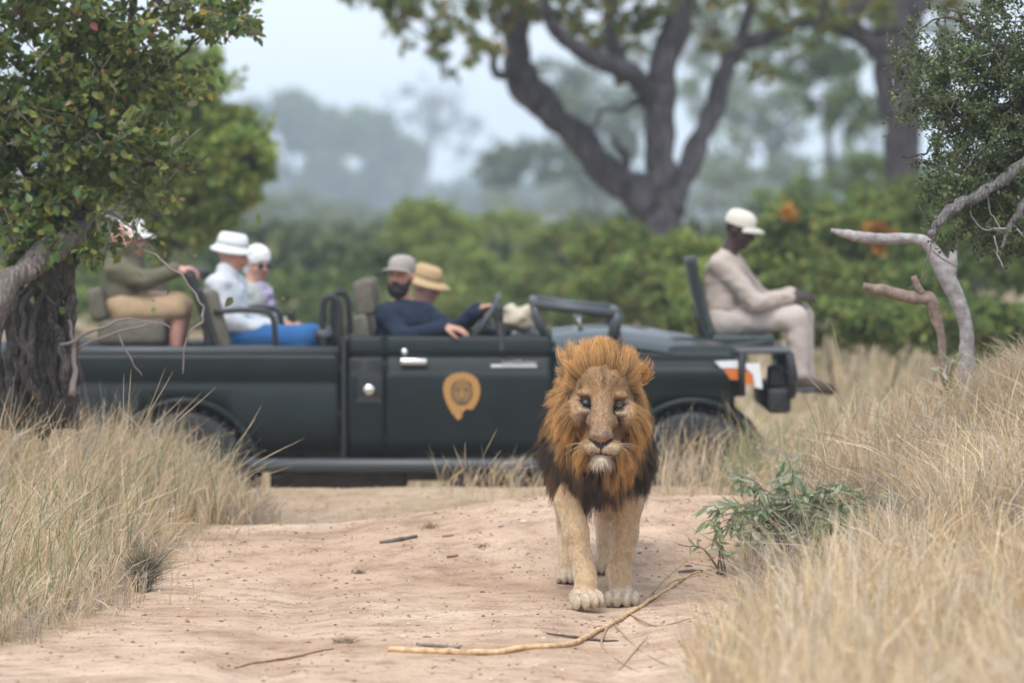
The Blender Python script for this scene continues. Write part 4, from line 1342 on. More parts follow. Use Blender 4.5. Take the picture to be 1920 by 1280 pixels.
def screen():
    ya, yb = TY0 + .12, TY1 - .12
    a, b = (TX(1002), TZ(571)), (TX(1160), TZ(590))
    m3 = MB()
    for y in (ya, yb):
        m3.tube([(a[0], y, a[1]), (b[0], y, b[1])], .030, 8)
        m3.tube([(b[0], y, b[1] + .01), (TX(1156), y, TZ(606)), (TX(1150), y, TZ(634))], .036, 8)
        m3.tube([(a[0], y, a[1]), (TX(1008), y, TZ(600)), (TX(1024), y, TZ(634))], .024, 8)
    for x, z in (a, b): m3.tube([(x, ya, z), (x, yb, z)], .030, 8)
    m3.tube([((a[0] + b[0]) / 2, (ya + yb) / 2, (a[1] + b[1]) / 2)] * 1 + [((a[0] + b[0]) / 2 + .001, (ya + yb) / 2 + .01, (a[1] + b[1]) / 2)], .01, 4)
    fr = link("windscreen_frame", m3, M['steel'], truck)
    g = MB(); n_ = np.array([b[0] - a[0], 0, b[1] - a[1]]); n_ = nrm(np.array([-n_[2], 0, n_[0]])) * .004
    c4 = [np.array([a[0], ya, a[1]]), np.array([a[0], yb, a[1]]), np.array([b[0], yb, b[1]]), np.array([b[0], ya, b[1]])]
    g.add([c - n_ for c in c4] + [c + n_ for c in c4], [(0, 1, 2, 3), (7, 6, 5, 4), (0, 4, 5, 1), (1, 5, 6, 2), (2, 6, 7, 3), (3, 7, 4, 0)])
    link("pane", g, M['glass'], fr, smooth=False)
    for y in (ya + .05, yb - .05):
        st = MB(); st.tube([(TX(1083), y, TZ(584)), (TX(1090), y, TZ(622))], .016, 6); link("stay", st, M['chrome'], fr)
screen()
# tracker's seat over the bonnet's far front corner
TS = TY1 - .75
ts = bpy.data.objects.new("tracker_seat", None); COL.objects.link(ts); ts.parent = truck; ORIGIN[ts.name] = ORIGIN[truck.name]
def TSx(px): return TX(px, TS)
def TSz(py): return TZ(py, TS)
q = np.array([(TSx(1296), TSz(482)), (TSx(1303), TSz(520)), (TSx(1318), TSz(580)), (TSx(1334), TSz(634))])
m2 = MB()
qq = spline(q, 5); nq = len(qq)
tq = nrm(np.gradient(qq, axis=0)); nq_ = np.stack([-tq[:, 1], tq[:, 0]], -1)
for yy, th in ((0, 0),):
    V = []
    for y in (TS - .02, TS + .03, TS + .47, TS + .52):
        inset = .012 if y in (TS - .02, TS + .52) else .035
        for o_ in (-inset, inset): V += [(qq[k][0] + nq_[k][0] * o_, y, qq[k][1] + nq_[k][1] * o_) for k in range(nq)]
    F = []
    for j in range(3):
        a = j * 2 * nq; b = a + 2 * nq
        for k in range(nq - 1):
            F.append((a + k, a + k + 1, b + k + 1, b + k)); F.append((a + nq + k, b + nq + k, b + nq + k + 1, a + nq + k + 1))
        F.append((a, b, b + nq, a + nq)); F.append((a + nq - 1, a + 2 * nq - 1, b + 2 * nq - 1, b + nq - 1))
    for a in (0, 6 * nq):
        for k in range(nq - 1): F.append((a + k, a + nq + k, a + nq + k + 1, a + k + 1))
    m2.add(V, F)
link("backrest", m2, M['canvas_dark'], ts)
link("cushion", cushion((TSx(1326), TS - .02, TSz(645)), (TSx(1452), TS + .52, TSz(628)), 0, .02), M['canvas_dark'], ts)
frame(ts, [[(TSx(1296), TS - .04, TSz(482)), (TSx(1308), TS - .04, TSz(540)), (TSx(1332), TS - .04, TSz(640)), (TSx(1450), TS - .04, TSz(642))],
           [(TSx(1296), TS + .54, TSz(482)), (TSx(1308), TS + .54, TSz(540)), (TSx(1332), TS + .54, TSz(640)), (TSx(1450), TS + .54, TSz(642))],
           [(TSx(1390), TS + .05, TSz(640)), (TSx(1392), TS + .05, TSz(662))], [(TSx(1440), TS + .05, TSz(640)), (TSx(1438), TS + .05, TSz(662))],
           [(TSx(1390), TS + .45, TSz(640)), (TSx(1392), TS + .45, TSz(662))], [(TSx(1440), TS + .45, TSz(640)), (TSx(1438), TS + .45, TSz(662))]], .018)
m2 = MB(); m2.box((TSx(1484), TS + .0, TSz(736)), (TSx(1530), TS + .5, TSz(728)), bev=.008); link("foot_plate", m2, M['steel'], ts)
m2 = MB(); m2.tube([(TSx(1484), TS + .05, TSz(732)), (TSx(1470), TS + .05, TSz(700))], .015, 6); link("foot_stay", m2, M['steel'], ts)
# cloth bundle on the dash
s_ = SDF(.01)
for (px, py, rx, ry, rz) in ((958, 592, .06, .12, .07), (975, 598, .07, .15, .06), (990, 590, .05, .10, .055), (966, 606, .08, .14, .05), (984, 612, .06, .12, .05)):
    s_.ell(np.array([TX(px), TY0 + .40, TZ(py)]), (rx, ry, rz), .03)
Vb, Fb = s_.build(); m2 = MB(); m2.add(Vb + (noise3(Vb * 22)[:, None] - .5) * .02, Fb)
M['khaki'] = principled("khaki_cloth", (.50, .44, .33), rough=0.9, noise=(14, .75, 1.15))
bo = np.array([TX(972), TY0 + .40, TZ(624)])
link("cloth_bundle", m2, M['khaki'], origin=bo, label="rumpled khaki cloth bundle on the truck's dashboard", cat="cloth")
# ------------------------------------------------------------------ people in the truck
M['skin'] = principled("skin", attr=True, rough=0.5, spec=0.35, noise=(40, .92, 1.08))
M['cloth'] = principled("cloth", attr=True, rough=0.9, spec=0.15, noise=(26, .94, 1.05), bump=(45, .3, .006))
M['hair'] = principled("hair", attr=True, rough=0.7, spec=0.3, noise=(120, .7, 1.25), bump=(180, .6, .004))
M['dark_glass'] = principled("dark_glass", (.02, .02, .025), rough=0.08, coat=0.6)

def basis(f, up=(0, 0, 1)):
    f = nrm(f); r = nrm(np.cross(f, up)); u = np.cross(r, f)
    return f, r, u

def hand_parts(s, wrist, d, n, thumb, curl=.5, k=.004, scale=1.0):
    """d: towards the fingers, n: back of the hand, thumb: +1/-1 side along cross(d,n)"""
    d = nrm(d); n = nrm(n - d * np.dot(n, d)); sd = np.cross(d, n) * thumb
    q = scale
    rot = np.stack([d, sd, n])
    s.ell(wrist + d * .052 * q, (.055 * q, .043 * q, .017 * q), .012, rot)
    s.cap(wrist - d * .018, wrist + d * .02, .027 * q, .026 * q, .015)
    for i, (o, ln) in enumerate(((-.032, .060), (-.011, .074), (.011, .080), (.033, .070))):
        p = wrist + d * (.098 - abs(o) * .2) * q + sd * o * q
        ang = .15
        for j, (fr, r0, r1) in enumerate(((.45, .0098, .0092), (.32, .0090, .0084), (.23, .0082, .0070))):
            ang += curl * (.7 if j == 0 else .8)
            dd = d * math.cos(ang) - n * math.sin(ang)
            e = p + dd * ln * fr * q * 1.15
            s.cap(p, e, r0 * q, r1 * q, k)
            p = e
    p = wrist + d * .025 * q + sd * .034 * q
    for j, (ln, r0, r1) in enumerate(((.040, .0125, .011), (.030, .0105, .0095), (.026, .0092, .008))):
        dd = nrm(d * (.62 + .15 * j) + sd * (.62 - .25 * j) - n * (.25 + .25 * j * curl * 2))
        e = p + dd * ln * q; s.cap(p, e, r0 * q, r1 * q, .006); p = e

def head_parts(s, c, f, r, u, sc=1.0):
    R = np.stack([r, f, u])
    at = lambda x, y, z: c + (r * x + f * y + u * z) * sc
    s.ell(at(0, -.012, .028), np.array([.077, .098, .090]) * sc, .02, R)
    s.ell(at(0, .018, -.035), np.array([.064, .076, .072]) * sc, .025, R)
    s.ell(at(0, .040, -.088), np.array([.036, .036, .026]) * sc, .02, R)           # chin
    s.cap(at(-.028, .078, .022), at(.028, .078, .022), .014 * sc, .014 * sc, .014)   # brow
    for sx in (-1, 1):
        s.ell(at(sx * .031, .094, -.002), np.array([.015, .012, .010]) * sc, .006, R, sub=True)
        s.ell(at(sx * .040, .066, -.030), np.array([.022, .022, .018]) * sc, .015, R)
        s.ell(at(sx * .079, -.008, -.005), np.array([.010, .020, .032]) * sc, .006, R)
    s.cap(at(0, .086, .006), at(0, .106, -.030), .010 * sc, .014 * sc, .008)         # nose
    s.cap(at(-.012, .096, -.034), at(.012, .096, -.034), .009 * sc, .009 * sc, .006)
    s.cap(at(-.020, .082, -.060), at(.020, .082, -.060), .009 * sc, .009 * sc, .006)  # lips
    s.cap(at(-.020, .094, -.061), at(.020, .094, -.061), .004 * sc, .004 * sc, .004, sub=True)
    return at

def person(label, J, face, skin, top, legs, up=(0, 0, 1), hat=None, hair=None, beard=None, group="people riding in the truck", glasses=False,
           scarf=None, bare_legs=False, sock=None, scale=1.0, long_hair=False, hand_l=None, hand_r=None, collar=None):
    """J: world joints. near/far = image side; hands: dict(d, n, thumb, curl)"""
    J = {k: np.asarray(v, float) for k, v in J.items()}
    f, r, u = basis(face, up)
    hip = (J['hip_n'] + J['hip_f']) / 2
    root = thing("person", hip - np.array([0, 0, .10]), label, "person", group)
    hc = J['head']
    s = SDF(.0122)
    at = head_parts(s, hc, f, r, u, scale)
    neck = (J['sh_n'] + J['sh_f']) / 2 + np.array([0, 0, .03])
    s.cap(neck, hc - u * .05 - f * .012, .058, .052, .03)
    tors = (J['sh_n'] + J['sh_f']) / 2
    sx = (J['sh_f'] - J['sh_n'])
    w = np.linalg.norm(sx)
    for t in (-.22, .0, .22):
        s.cap(tors + sx * t - np.array([0, 0, .08]), hip + (J['hip_f'] - J['hip_n']) * t * 1.2, .105, .11, .05)
    s.cap(J['sh_n'], J['sh_f'], .055, .055, .05)
    arms = (('n', hand_l), ('f', hand_r))
    for k, _ in arms:
        s.chain([J['sh_' + k], J['el_' + k], J['wr_' + k]], [.042, .032, .025], .02)
    for k in 'nf':
        s.chain([J['hip_' + k], J['kn_' + k], J['an_' + k]], [.085, .060, .040], .03)
    V, F = s.build()
    hv = MB(); hv.add(V, F, skin)
    # eyes and mouth tint as flat colour on the same skin
    C = hv.C[0]
    def tint(p, rr, col, a=1.0):
        m = smooth01((rr * 1.3 - np.linalg.norm(V - p, axis=1)) / (rr * .6))[:, None] * a
        C[:] = C * (1 - m) + np.asarray(col) * m
    sk = np.asarray(skin)
    tint(at(-.03, .085, -.002), .014, sk * .35, .9); tint(at(.03, .085, -.002), .014, sk * .35, .9)
    tint(at(-.03, .084, .020), .012, sk * .45, .7); tint(at(.03, .084, .020), .012, sk * .45, .7)
    tint(at(0, .088, -.061), .022, sk * np.array([.8, .5, .5]), .8)
    tint(at(-.045, .06, -.03), .03, sk * np.array([1.1, .8, .75]), .4); tint(at(.045, .06, -.03), .03, sk * np.array([1.1, .8, .75]), .4)
    for k, h in arms:
        if h is None: h = dict(d=J['wr_' + k] - J['el_' + k], n=(0, 0, 1), thumb=1, curl=.4)
        hs = SDF(.0054); hand_parts(hs, J['wr_' + k], np.asarray(h['d'], float), np.asarray(h['n'], float), h.get('thumb', 1), h.get('curl', .4))
        hV, hF = hs.build(); hv.add(hV, hF, skin)
    link("body", hv, M['skin'], root)
    # jacket / shirt
    s = SDF(.0135)
    for t in (-.26, .0, .26):
        s.cap(tors + sx * t - np.array([0, 0, .07]), hip + (J['hip_f'] - J['hip_n']) * t * 1.3 + np.array([0, 0, .02]), .118, .135, .05)
    s.cap(J['sh_n'], J['sh_f'], .075, .075, .05)
    for k, _ in arms:
        a, b, c = J['sh_' + k], J['el_' + k], J['wr_' + k]
        s.chain([a, b, b + (c - b) * .95], [.074, .060, .047], .025)
        s.cap(b + (c - b) * .86, b + (c - b) * .95, .048, .047, .01)
    if collar: s.cap(neck + np.array([0, 0, .0]), neck + (hc - neck) * .35, .078, .072, .02)
    else: s.cap(neck - np.array([0, 0, .02]), neck + np.array([0, 0, .015]), .075, .066, .02)
    V, F = s.build()
    N = vert_normals(V, F)
    fold = (noise3(V * np.array([13, 13, 24]), 3) - .5) * .016 + (noise3(V * np.array([30, 30, 60]), 5) - .5) * .005
    m2 = MB(); m2.add(V + N * fold[:, None], F, np.asarray(top) * (0.97 + .06 * noise3(V * 12)[:, None]))
    link("jacket", m2, M['cloth'], root)
    # trousers or shorts
    s = SDF(.0135)
    s.cap(J['hip_n'], J['hip_f'], .125, .125, .05)
    for k in 'nf':
        a, b, c = J['hip_' + k], J['kn_' + k], J['an_' + k]
        if bare_legs: s.cap(a, a + (b - a) * .92, .112, .095, .03)
        else: s.chain([a, b, b + (c - b) * .95], [.108, .080, .060], .03)
    V, F = s.build(); N = vert_normals(V, F)
    fold = (noise3(V * np.array([15, 15, 22]), 8) - .5) * .013
    m2 = MB(); m2.add(V + N * fold[:, None], F, np.asarray(legs) * (0.97 + .06 * noise3(V * 11, 2)[:, None]))
    link("shorts" if bare_legs else "trousers", m2, M['cloth'], root)
    # shoes
    for k in 'nf':
        s = SDF(.009); a = J['an_' + k]; fd = nrm(np.array([1.0, 0, -.05]))
        s.cap(a + np.array([0, 0, -.04]), a + fd * .17 + np.array([0, 0, -.07]), .048, .036, .02); s.cap(a, a + np.array([0, 0, -.05]), .05, .052, .02)
        V, F = s.build(); m2 = MB(); m2.add(V, F, (.09, .07, .055)); link("shoe", m2, M['cloth'], root)
    # hair
    if hair is not None:
        s = SDF(.009)
        R = np.stack([r, f, u])
        s.ell(at(0, -.014, .030), np.array([.080, .090, .084]) * scale, .02, R) if hat else s.ell(at(0, -.010, .042), np.array([.086, .104, .092]) * scale, .02, R)
        if long_hair: s.ell(at(0, -.035, -.02), np.array([.088, .075, .085]) * scale, .02, R)
        s.ell(at(0, .090, -.072), np.array([.066, .072, .086]) * scale, .02, R, sub=True)
        V, F = s.build(); N = vert_normals(V, F)
        m2 = MB(); m2.add(V + N * ((noise3(V * 60) - .5) * .012)[:, None], F, hair); link("hair", m2, M['hair'], root)
    if beard is not None:
        s = SDF(.006); R = np.stack([r, f, u])
        s.ell(at(0, .035, -.085), np.array([.062, .062, .056]) * scale, .02, R)
        s.ell(at(0, .070, -.110), np.array([.040, .035, .034]) * scale, .02, R)
        s.cap(at(-.066, .01, -.03), at(-.05, .04, -.085), .014, .022, .015); s.cap(at(.066, .01, -.03), at(.05, .04, -.085), .014, .022, .015)
        s.cap(at(-.024, .090, -.048), at(.024, .090, -.048), .007, .007, .008)
        s.ell(at(0, .105, -.062), np.array([.020, .016, .006]) * scale, .006, R, sub=True)
        V, F = s.build(); N = vert_normals(V, F)
        m2 = MB(); m2.add(V + N * ((noise3(V * 90) - .5) * .010)[:, None], F, beard); link("beard", m2, M['hair'], root)
    if glasses:
        m2 = MB()
        for sx_ in (-1, 1):
            m2.lathe([(.001, .006), (.018, .005), (.023, 0), (.018, -.004), (.001, -.005)], at(sx_ * .031, .100, -.004), f, 14)
            m2.tube([at(sx_ * .052, .092, .0), at(sx_ * .080, .0, .004)], .003, 5)
        m2.tube([at(-.012, .106, .0), at(.012, .106, .0)], .003, 5)
        link("sunglasses", m2, M['dark_glass'], root)
    if scarf is not None:
        s = SDF(.009); s.cap(neck + np.array([-.06, 0, -.01]), neck + np.array([.06, 0, -.02]), .075, .075, .04); s.cap(neck + np.array([.09, -.02, -.03]), neck + np.array([.16, -.03, -.26]), .05, .035, .03)
        V, F = s.build(); N = vert_normals(V, F); m2 = MB(); m2.add(V + N * ((noise3(V * 30) - .5) * .03)[:, None], F, scarf); link("scarf", m2, M['cloth'], root)
    if hat:
        hat_obj(root, hat, at, r, f, u, scale)
    return root

def hat_obj(root, hat, at, r, f, u, sc):
    kind, col = hat[0], np.asarray(hat[1], float)
    seg = 36
    a = np.linspace(0, 2 * np.pi, seg, endpoint=False)
    m2 = MB()
    def rings(prof, bill=None):
        V = []
        for rad, h, sag in prof:
            for t in a:
                x, y = math.sin(t) * rad * .86, math.cos(t) * rad * 1.06
                z = h + sag * (abs(math.sin(t)) ** 1.5)
                V.append(at(x, y - .014, z))
        n = len(prof)
        F = [(i * seg + j, i * seg + (j + 1) % seg, (i + 1) * seg + (j + 1) % seg, (i + 1) * seg + j) for i in range(n - 1) for j in range(seg)]
        return V, F
    if kind == 'cap':
        V, F = rings([(.096, .034, 0), (.099, .055, 0), (.097, .080, 0), (.088, .104, 0), (.068, .122, 0), (.038, .132, 0), (.004, .135, 0)])
        m2.add(V, F, col)
        crown = link("cap_crown", m2, M['cloth'], root)
        b = MB(); V = []
        for d, dz in ((0, 0), (.03, .002), (.055, -.004), (.075, -.014)):
            for t in np.linspace(-1.05, 1.05, 15):
                rr = .094 + d * math.cos(t) ** .7
                V.append(at(math.sin(t) * rr * .9, math.cos(t) * rr * 1.05 - .012, 0.046 + dz - .022 * (t / 1.05) ** 2))
        n = 15
        V2 = [np.asarray(v) - u * .006 for v in V]
        F = [(i * n + j, i * n + j + 1, (i + 1) * n + j + 1, (i + 1) * n + j) for i in range(3) for j in range(14)]
        o = len(V); F2 = [tuple(o + q for q in fc[::-1]) for fc in F]
        E = [(3 * n + j, 3 * n + j + 1, o + 3 * n + j + 1, o + 3 * n + j) for j in range(14)]
        b.add(V + V2, F + F2 + E, col * .8); link("cap_bill", b, M['cloth'], root)
    else:
        brim, drop, hgt, sag = hat[2]
        prof = [(.096 + brim, .030 - drop, sag), (.097 + brim, .036 - drop, sag), (.096 + brim * .5, .044 - drop * .45, sag * .5), (.100, .050, 0), (.098, .054, 0), (.096, .05 + hgt * .4, 0), (.088, .05 + hgt * .8, 0), (.072, .05 + hgt, 0), (.030, .05 + hgt * .98, 0), (.003, .05 + hgt * .93, 0)]
        V, F = rings(prof)
        m2.add(V, F, col)
        V, F = rings([(.096 + brim, .030 - drop, sag), (.096 + brim * .5, .036 - drop * .45, sag * .5), (.094, .042, 0)])
        m2.add(V, [q[::-1] for q in F], col * .85)
        link("hat", m2, M['cloth'], root)
        band = MB(); V, F = rings([(.1015, .052, 0), (.1005, .075, 0)]); band.add(V, F, col * .7); link("hat_band", band, M['cloth'], root)

YN, YF = TY0 + .45, TY1 - .45           # near and far seats
# driver, right hand on the wheel, left arm along the door
person("bearded driver in a navy jersey and patterned cap, arm along the door top",
       dict(head=P(752, 517, YN), sh_n=P(727, 588, YN - .16), sh_f=P(790, 586, YN + .18), el_n=P(752, 632, YN - .24), wr_n=P(832, 613, YN - .36),
            el_f=P(852, 622, YN + .12), wr_f=P(897, 580, YN - .02), hip_n=P(722, 700, YN - .09), hip_f=P(726, 700, YN + .09),
            kn_n=P(860, 690, YN - .10), kn_f=P(862, 686, YN + .12), an_n=P(930, 790, YN - .08), an_f=P(935, 790, YN + .1)),
       (-.40, -.90, .06), (.50, .27, .19), (.022, .032, .056), (.10, .09, .07), hat=('cap', (.36, .32, .29)), hair=(.03, .022, .018), beard=(.020, .016, .018),
       hand_l=dict(d=(.95, -.1, -.12), n=(0, -.25, 1), thumb=1, curl=.35), hand_r=dict(d=(.85, -.2, .25), n=(-.2, .1, 1), thumb=-1, curl=.75))
person("passenger in a straw hat sitting beside the driver",
       dict(head=P(800, 536, YF), sh_n=P(775, 602, YF - .17), sh_f=P(800, 600, YF + .17), el_n=P(775, 650, YF - .2), wr_n=P(835, 662, YF - .1),
            el_f=P(800, 650, YF + .2), wr_f=P(850, 660, YF + .08), hip_n=P(745, 700, YF - .09), hip_f=P(745, 700, YF + .09),
            kn_n=P(865, 690, YF - .1), kn_f=P(865, 690, YF + .1), an_n=P(930, 790, YF - .1), an_f=P(930, 790, YF + .1)),
       (.80, -.45, -.30), (.52, .28, .22), (.10, .09, .12), (.12, .11, .09), hat=('brim', (.47, .33, .18), (.075, .006, .08, -.012)), hair=(.10, .06, .04))
person("passenger in a white sun hat, pale fleece and blue jeans",
       dict(head=P(437, 476, YN), sh_n=P(408, 536, YN - .18), sh_f=P(438, 534, YN + .17), el_n=P(418, 604, YN - .22), wr_n=P(488, 616, YN - .1),
            el_f=P(452, 600, YN + .2), wr_f=P(505, 612, YN + .06), hip_n=P(424, 632, YN - .09), hip_f=P(426, 632, YN + .09),
            kn_n=P(570, 636, YN - .10), kn_f=P(572, 634, YN + .1), an_n=P(575, 760, YN - .1), an_f=P(578, 760, YN + .1)),
       (.92, -.30, -.16), (.46, .24, .17), (.56, .59, .63), (.035, .12, .30), hat=('brim', (.72, .75, .77), (.036, .016, .080, -.008)), hair=(.55, .53, .5), collar=True,
       hand_l=dict(d=(.9, .1, -.25), n=(0, -.3, 1), thumb=1, curl=.45))
person("white-haired passenger in sunglasses, lilac scarf and pale jacket",
       dict(head=P(483, 494, YF), sh_n=P(450, 552, YF - .17), sh_f=P(488, 552, YF + .16), el_n=P(468, 610, YF - .2), wr_n=P(520, 602, YF - .22),
            el_f=P(505, 606, YF + .18), wr_f=P(545, 608, YF - .02), hip_n=P(455, 640, YF - .09), hip_f=P(455, 640, YF + .09),
            kn_n=P(582, 632, YF - .13), kn_f=P(584, 630, YF + .08), an_n=P(590, 760, YF - .1), an_f=P(592, 760, YF + .1)),
       (.55, -.82, -.10), (.50, .28, .21), (.42, .44, .41), (.035, .12, .30), hair=(.78, .78, .76), glasses=True, scarf=(.36, .32, .44), long_hair=True, scale=.95,
       hand_l=dict(d=(.92, -.05, -.25), n=(.1, -.5, 1), thumb=1, curl=.3))
person("passenger in an olive jacket, khaki shorts and white cap gripping the grab bar",
       dict(head=P(248, 448, YN + .05), sh_n=P(218, 506, YN - .15), sh_f=P(250, 500, YN + .18), el_n=P(272, 526, YN - .20), wr_n=P(330, 506, YN - .17),
            el_f=P(250, 486, YN + .06), wr_f=P(228, 468, YN - .05), hip_n=P(230, 580, YN - .10), hip_f=P(232, 580, YN + .1),
            kn_n=P(338, 578, YN - .12), kn_f=P(342, 574, YN + .14), an_n=P(324, 690, YN - .12), an_f=P(332, 690, YN + .14)),
       (.75, -.55, -.10), (.58, .30, .25), (.135, .125, .085), (.42, .30, .19), hat=('cap', (.78, .77, .72)), hair=(.6, .58, .55), bare_legs=True,
       hand_l=dict(d=(.95, .1, .1), n=(-.1, -.1, 1), thumb=1, curl=.8), hand_r=dict(d=(-.25, -.1, .95), n=(-.3, -1, 0), thumb=1, curl=.5))
YT = TY1 - .49
person("tracker in beige overalls and pale cap on the bonnet seat",
       dict(head=P(1388, 432, YT), sh_n=P(1352, 496, YT - .18), sh_f=P(1370, 492, YT + .18), el_n=P(1418, 568, YT - .22), wr_n=P(1480, 558, YT - .08),
            el_f=P(1432, 566, YT + .2), wr_f=P(1484, 552, YT + .04), hip_n=P(1352, 600, YT - .09), hip_f=P(1354, 600, YT + .09),
            kn_n=P(1492, 596, YT - .10), kn_f=P(1502, 594, YT + .1), an_n=P(1498, 706, YT - .1), an_f=P(1510, 708, YT + .1)),
       (.86, -.40, -.30), (.045, .022, .018), (.46, .385, .335), (.50, .43, .39), hat=('cap', (.64, .61, .53)), group="people riding in the truck", hair=(.01, .01, .01),
       hand_l=dict(d=(.95, .2, .1), n=(0, -.6, .8), thumb=1, curl=.6), hand_r=dict(d=(.9, -.3, .05), n=(.1, -.2, 1), thumb=-1, curl=.5))
# phone in the white-haired passenger's hand
m2 = MB(); c = P(546, 594, YF - .2); m2.box(c - np.array([.03, .008, .035]), c + np.array([.03, .008, .035]), bev=.006)
link("camera", m2, M['trim'], origin=c, label="small black compact camera on the white-haired passenger's lap", cat="camera")
# ------------------------------------------------------------------ grass
STRAW = np.array([[.70, .545, .335], [.78, .635, .42], [.62, .45, .26], [.71, .58, .42], [.52, .36, .21], [.67, .58, .46]])
GREY = np.array([[.46, .38, .31], [.52, .44, .36], [.38, .31, .25]])
GREENISH = np.array([[.20, .24, .10], [.27, .29, .14]])

def grass_blades(mb, x, y, hmin, hmax, rng, lean=(.15, 0), bend=.35, w=(.0018, .0038), heads=.35, pal=STRAW, tint=None, hscale=None, spike=.028):
    n = len(x)
    root = np.stack([x, y, gz(x, y) - .01], -1)
    h = rng.uniform(hmin, hmax, n) * rng.uniform(.6, 1, n)
    if hscale is not None: h = h * hscale
    a = rng.uniform(0, 2 * np.pi, n)
    b = np.abs(rng.normal(0, bend, n))
    ld = np.stack([np.cos(a) * b + lean[0], np.sin(a) * b * .6 + lean[1], np.zeros(n)], -1)
    wv = 9.0
    ld[:, 0] += .55 * (noise2(x * wv, y * wv, 91) - .5) + .3 * (noise2(x * 2.3, y * 2.3, 92) - .5); ld[:, 1] += .4 * (noise2(x * wv, y * wv, 93) - .5)
    k = 4
    t = np.array([0, .4, .74, 1.0])
    up = np.array([0, 0, 1.0])
    pts = root[:, None] + (h[:, None] * t)[..., None] * up * (1 - .18 * (np.linalg.norm(ld, axis=1)[:, None] * t ** 2)[..., None]) + ld[:, None] * (h[:, None] * t ** 2)[..., None]
    # some stems are broken over
    br = rng.uniform(0, 1, n) < .22
    dr = rng.normal(0, .5, (n, 3)); dr[:, 2] = -np.abs(dr[:, 2]) * .5
    pts[br, 2] += (dr * h[:, None] * .18)[br]; pts[br, 3] += (dr * h[:, None] * .55)[br]
    wd = rng.uniform(*w, n)
    hd = rng.uniform(0, 1, n) < heads
    prof_l = np.array([1.0, .9, .65, .08]); prof_h = np.array([.55, .5, 1.6, .25])
    width = wd[:, None] * np.where(hd[:, None], prof_h, prof_l)
    side = nrm(np.cross(pts[:, 3] - pts[:, 0], rng.normal(0, 1, (n, 3)) + np.array([0, 1.6, 0])))
    c = pal[rng.integers(0, len(pal), n)] * rng.uniform(.72, 1.18, (n, 1))
    if tint is not None: c = c * tint
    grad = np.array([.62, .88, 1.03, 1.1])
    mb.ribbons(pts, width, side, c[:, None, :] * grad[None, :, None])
    # spikelets standing off the seed heads
    hi = np.where(hd)[0]
    if len(hi) and spike:
        for j in range(2):
            t0 = rng.uniform(.0, 1, len(hi))[:, None]
            a0 = pts[hi, 2] * (1 - t0) + pts[hi, 3] * t0
            ax = nrm(pts[hi, 3] - pts[hi, 2])
            e0 = a0 + (ax * .8 + rng.normal(0, .55, (len(hi), 3))) * (spike * rng.uniform(.5, 1.2, (len(hi), 1)))
            pp = np.stack([a0, e0], 1)
            ww = wd[hi][:, None] * np.array([1.0, .2])[None]
            sv = nrm(np.cross(e0 - a0, rng.normal(0, 1, (len(hi), 3))))
            mb.ribbons(pp, ww, sv, c[hi] * rng.uniform(1.0, 1.25, (len(hi), 1)))
    return pts

def scatter(n, x0, x1, y0, y1, rng, cond):
    x = rng.uniform(x0, x1, n); y = rng.uniform(y0, y1, n)
    # gather into tufts
    m = cond(x, y)
    x, y = x[m], y[m]
    tx, ty = np.round(x / .13) * .13, np.round(y / .13) * .13
    j1 = hash3((tx * 100).astype(int), (ty * 100).astype(int), np.zeros(len(x), int), 3) - .5; j2 = hash3((tx * 100).astype(int), (ty * 100).astype(int), np.ones(len(x), int), 5) - .5
    f = .45
    return x * (1 - f) + (tx + j1 * .1) * f, y * (1 - f) + (ty + j2 * .1) * f

r1 = np.random.default_rng(31)
# left bank
mb = MB()
x, y = scatter(38000, -5.6, -1.0, 18.0, 26.2, r1, lambda x, y: x < xl(y) - .02 + .22 * (noise2(x * 3, y * 3, 40) - .5))
edge = np.clip((xl(y) - x) / .55, 0, 1)
hs = .42 + .58 * edge ** .8
hs = .78 * hs * (0.62 + .5 * noise2(x * 1.3, y * 1.1, 41)) * np.interp(y, [18, 19.5, 21.5, 25], [.55, .75, 1.0, 1.0])
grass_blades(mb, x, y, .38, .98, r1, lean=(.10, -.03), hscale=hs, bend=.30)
x, y = scatter(4000, -5.6, -1.0, 18.0, 25.0, r1, lambda x, y: x < xl(y) - .1)
grass_blades(mb, x, y, .2, .7, r1, lean=(.1, 0), pal=GREENISH, heads=0, w=(.003, .006))
x, y = scatter(7000, -3.6, -1.2, 18.0, 25.0, r1, lambda x, y: (x < xl(y) + .08) & (noise2(x * 2, y * 2, 44) > .5))
grass_blades(mb, x, y, .12, .34, r1, lean=(.05, 0), bend=.8, pal=GREY, heads=.2)
x, y = scatter(1500, -2.4, -.9, 18.0, 25.0, r1, lambda x, y: (x > xl(y) - .05) & (x < xl(y) + .34) & (noise2(x * 5, y * 5, 45) > .55))
grass_blades(mb, x, y, .05, .2, r1, bend=.9, pal=STRAW * .9)
link("dry_grass", mb, M['grass'], label="dense dry straw grass on the bank under the leafy tree", cat="grass", kind="stuff")
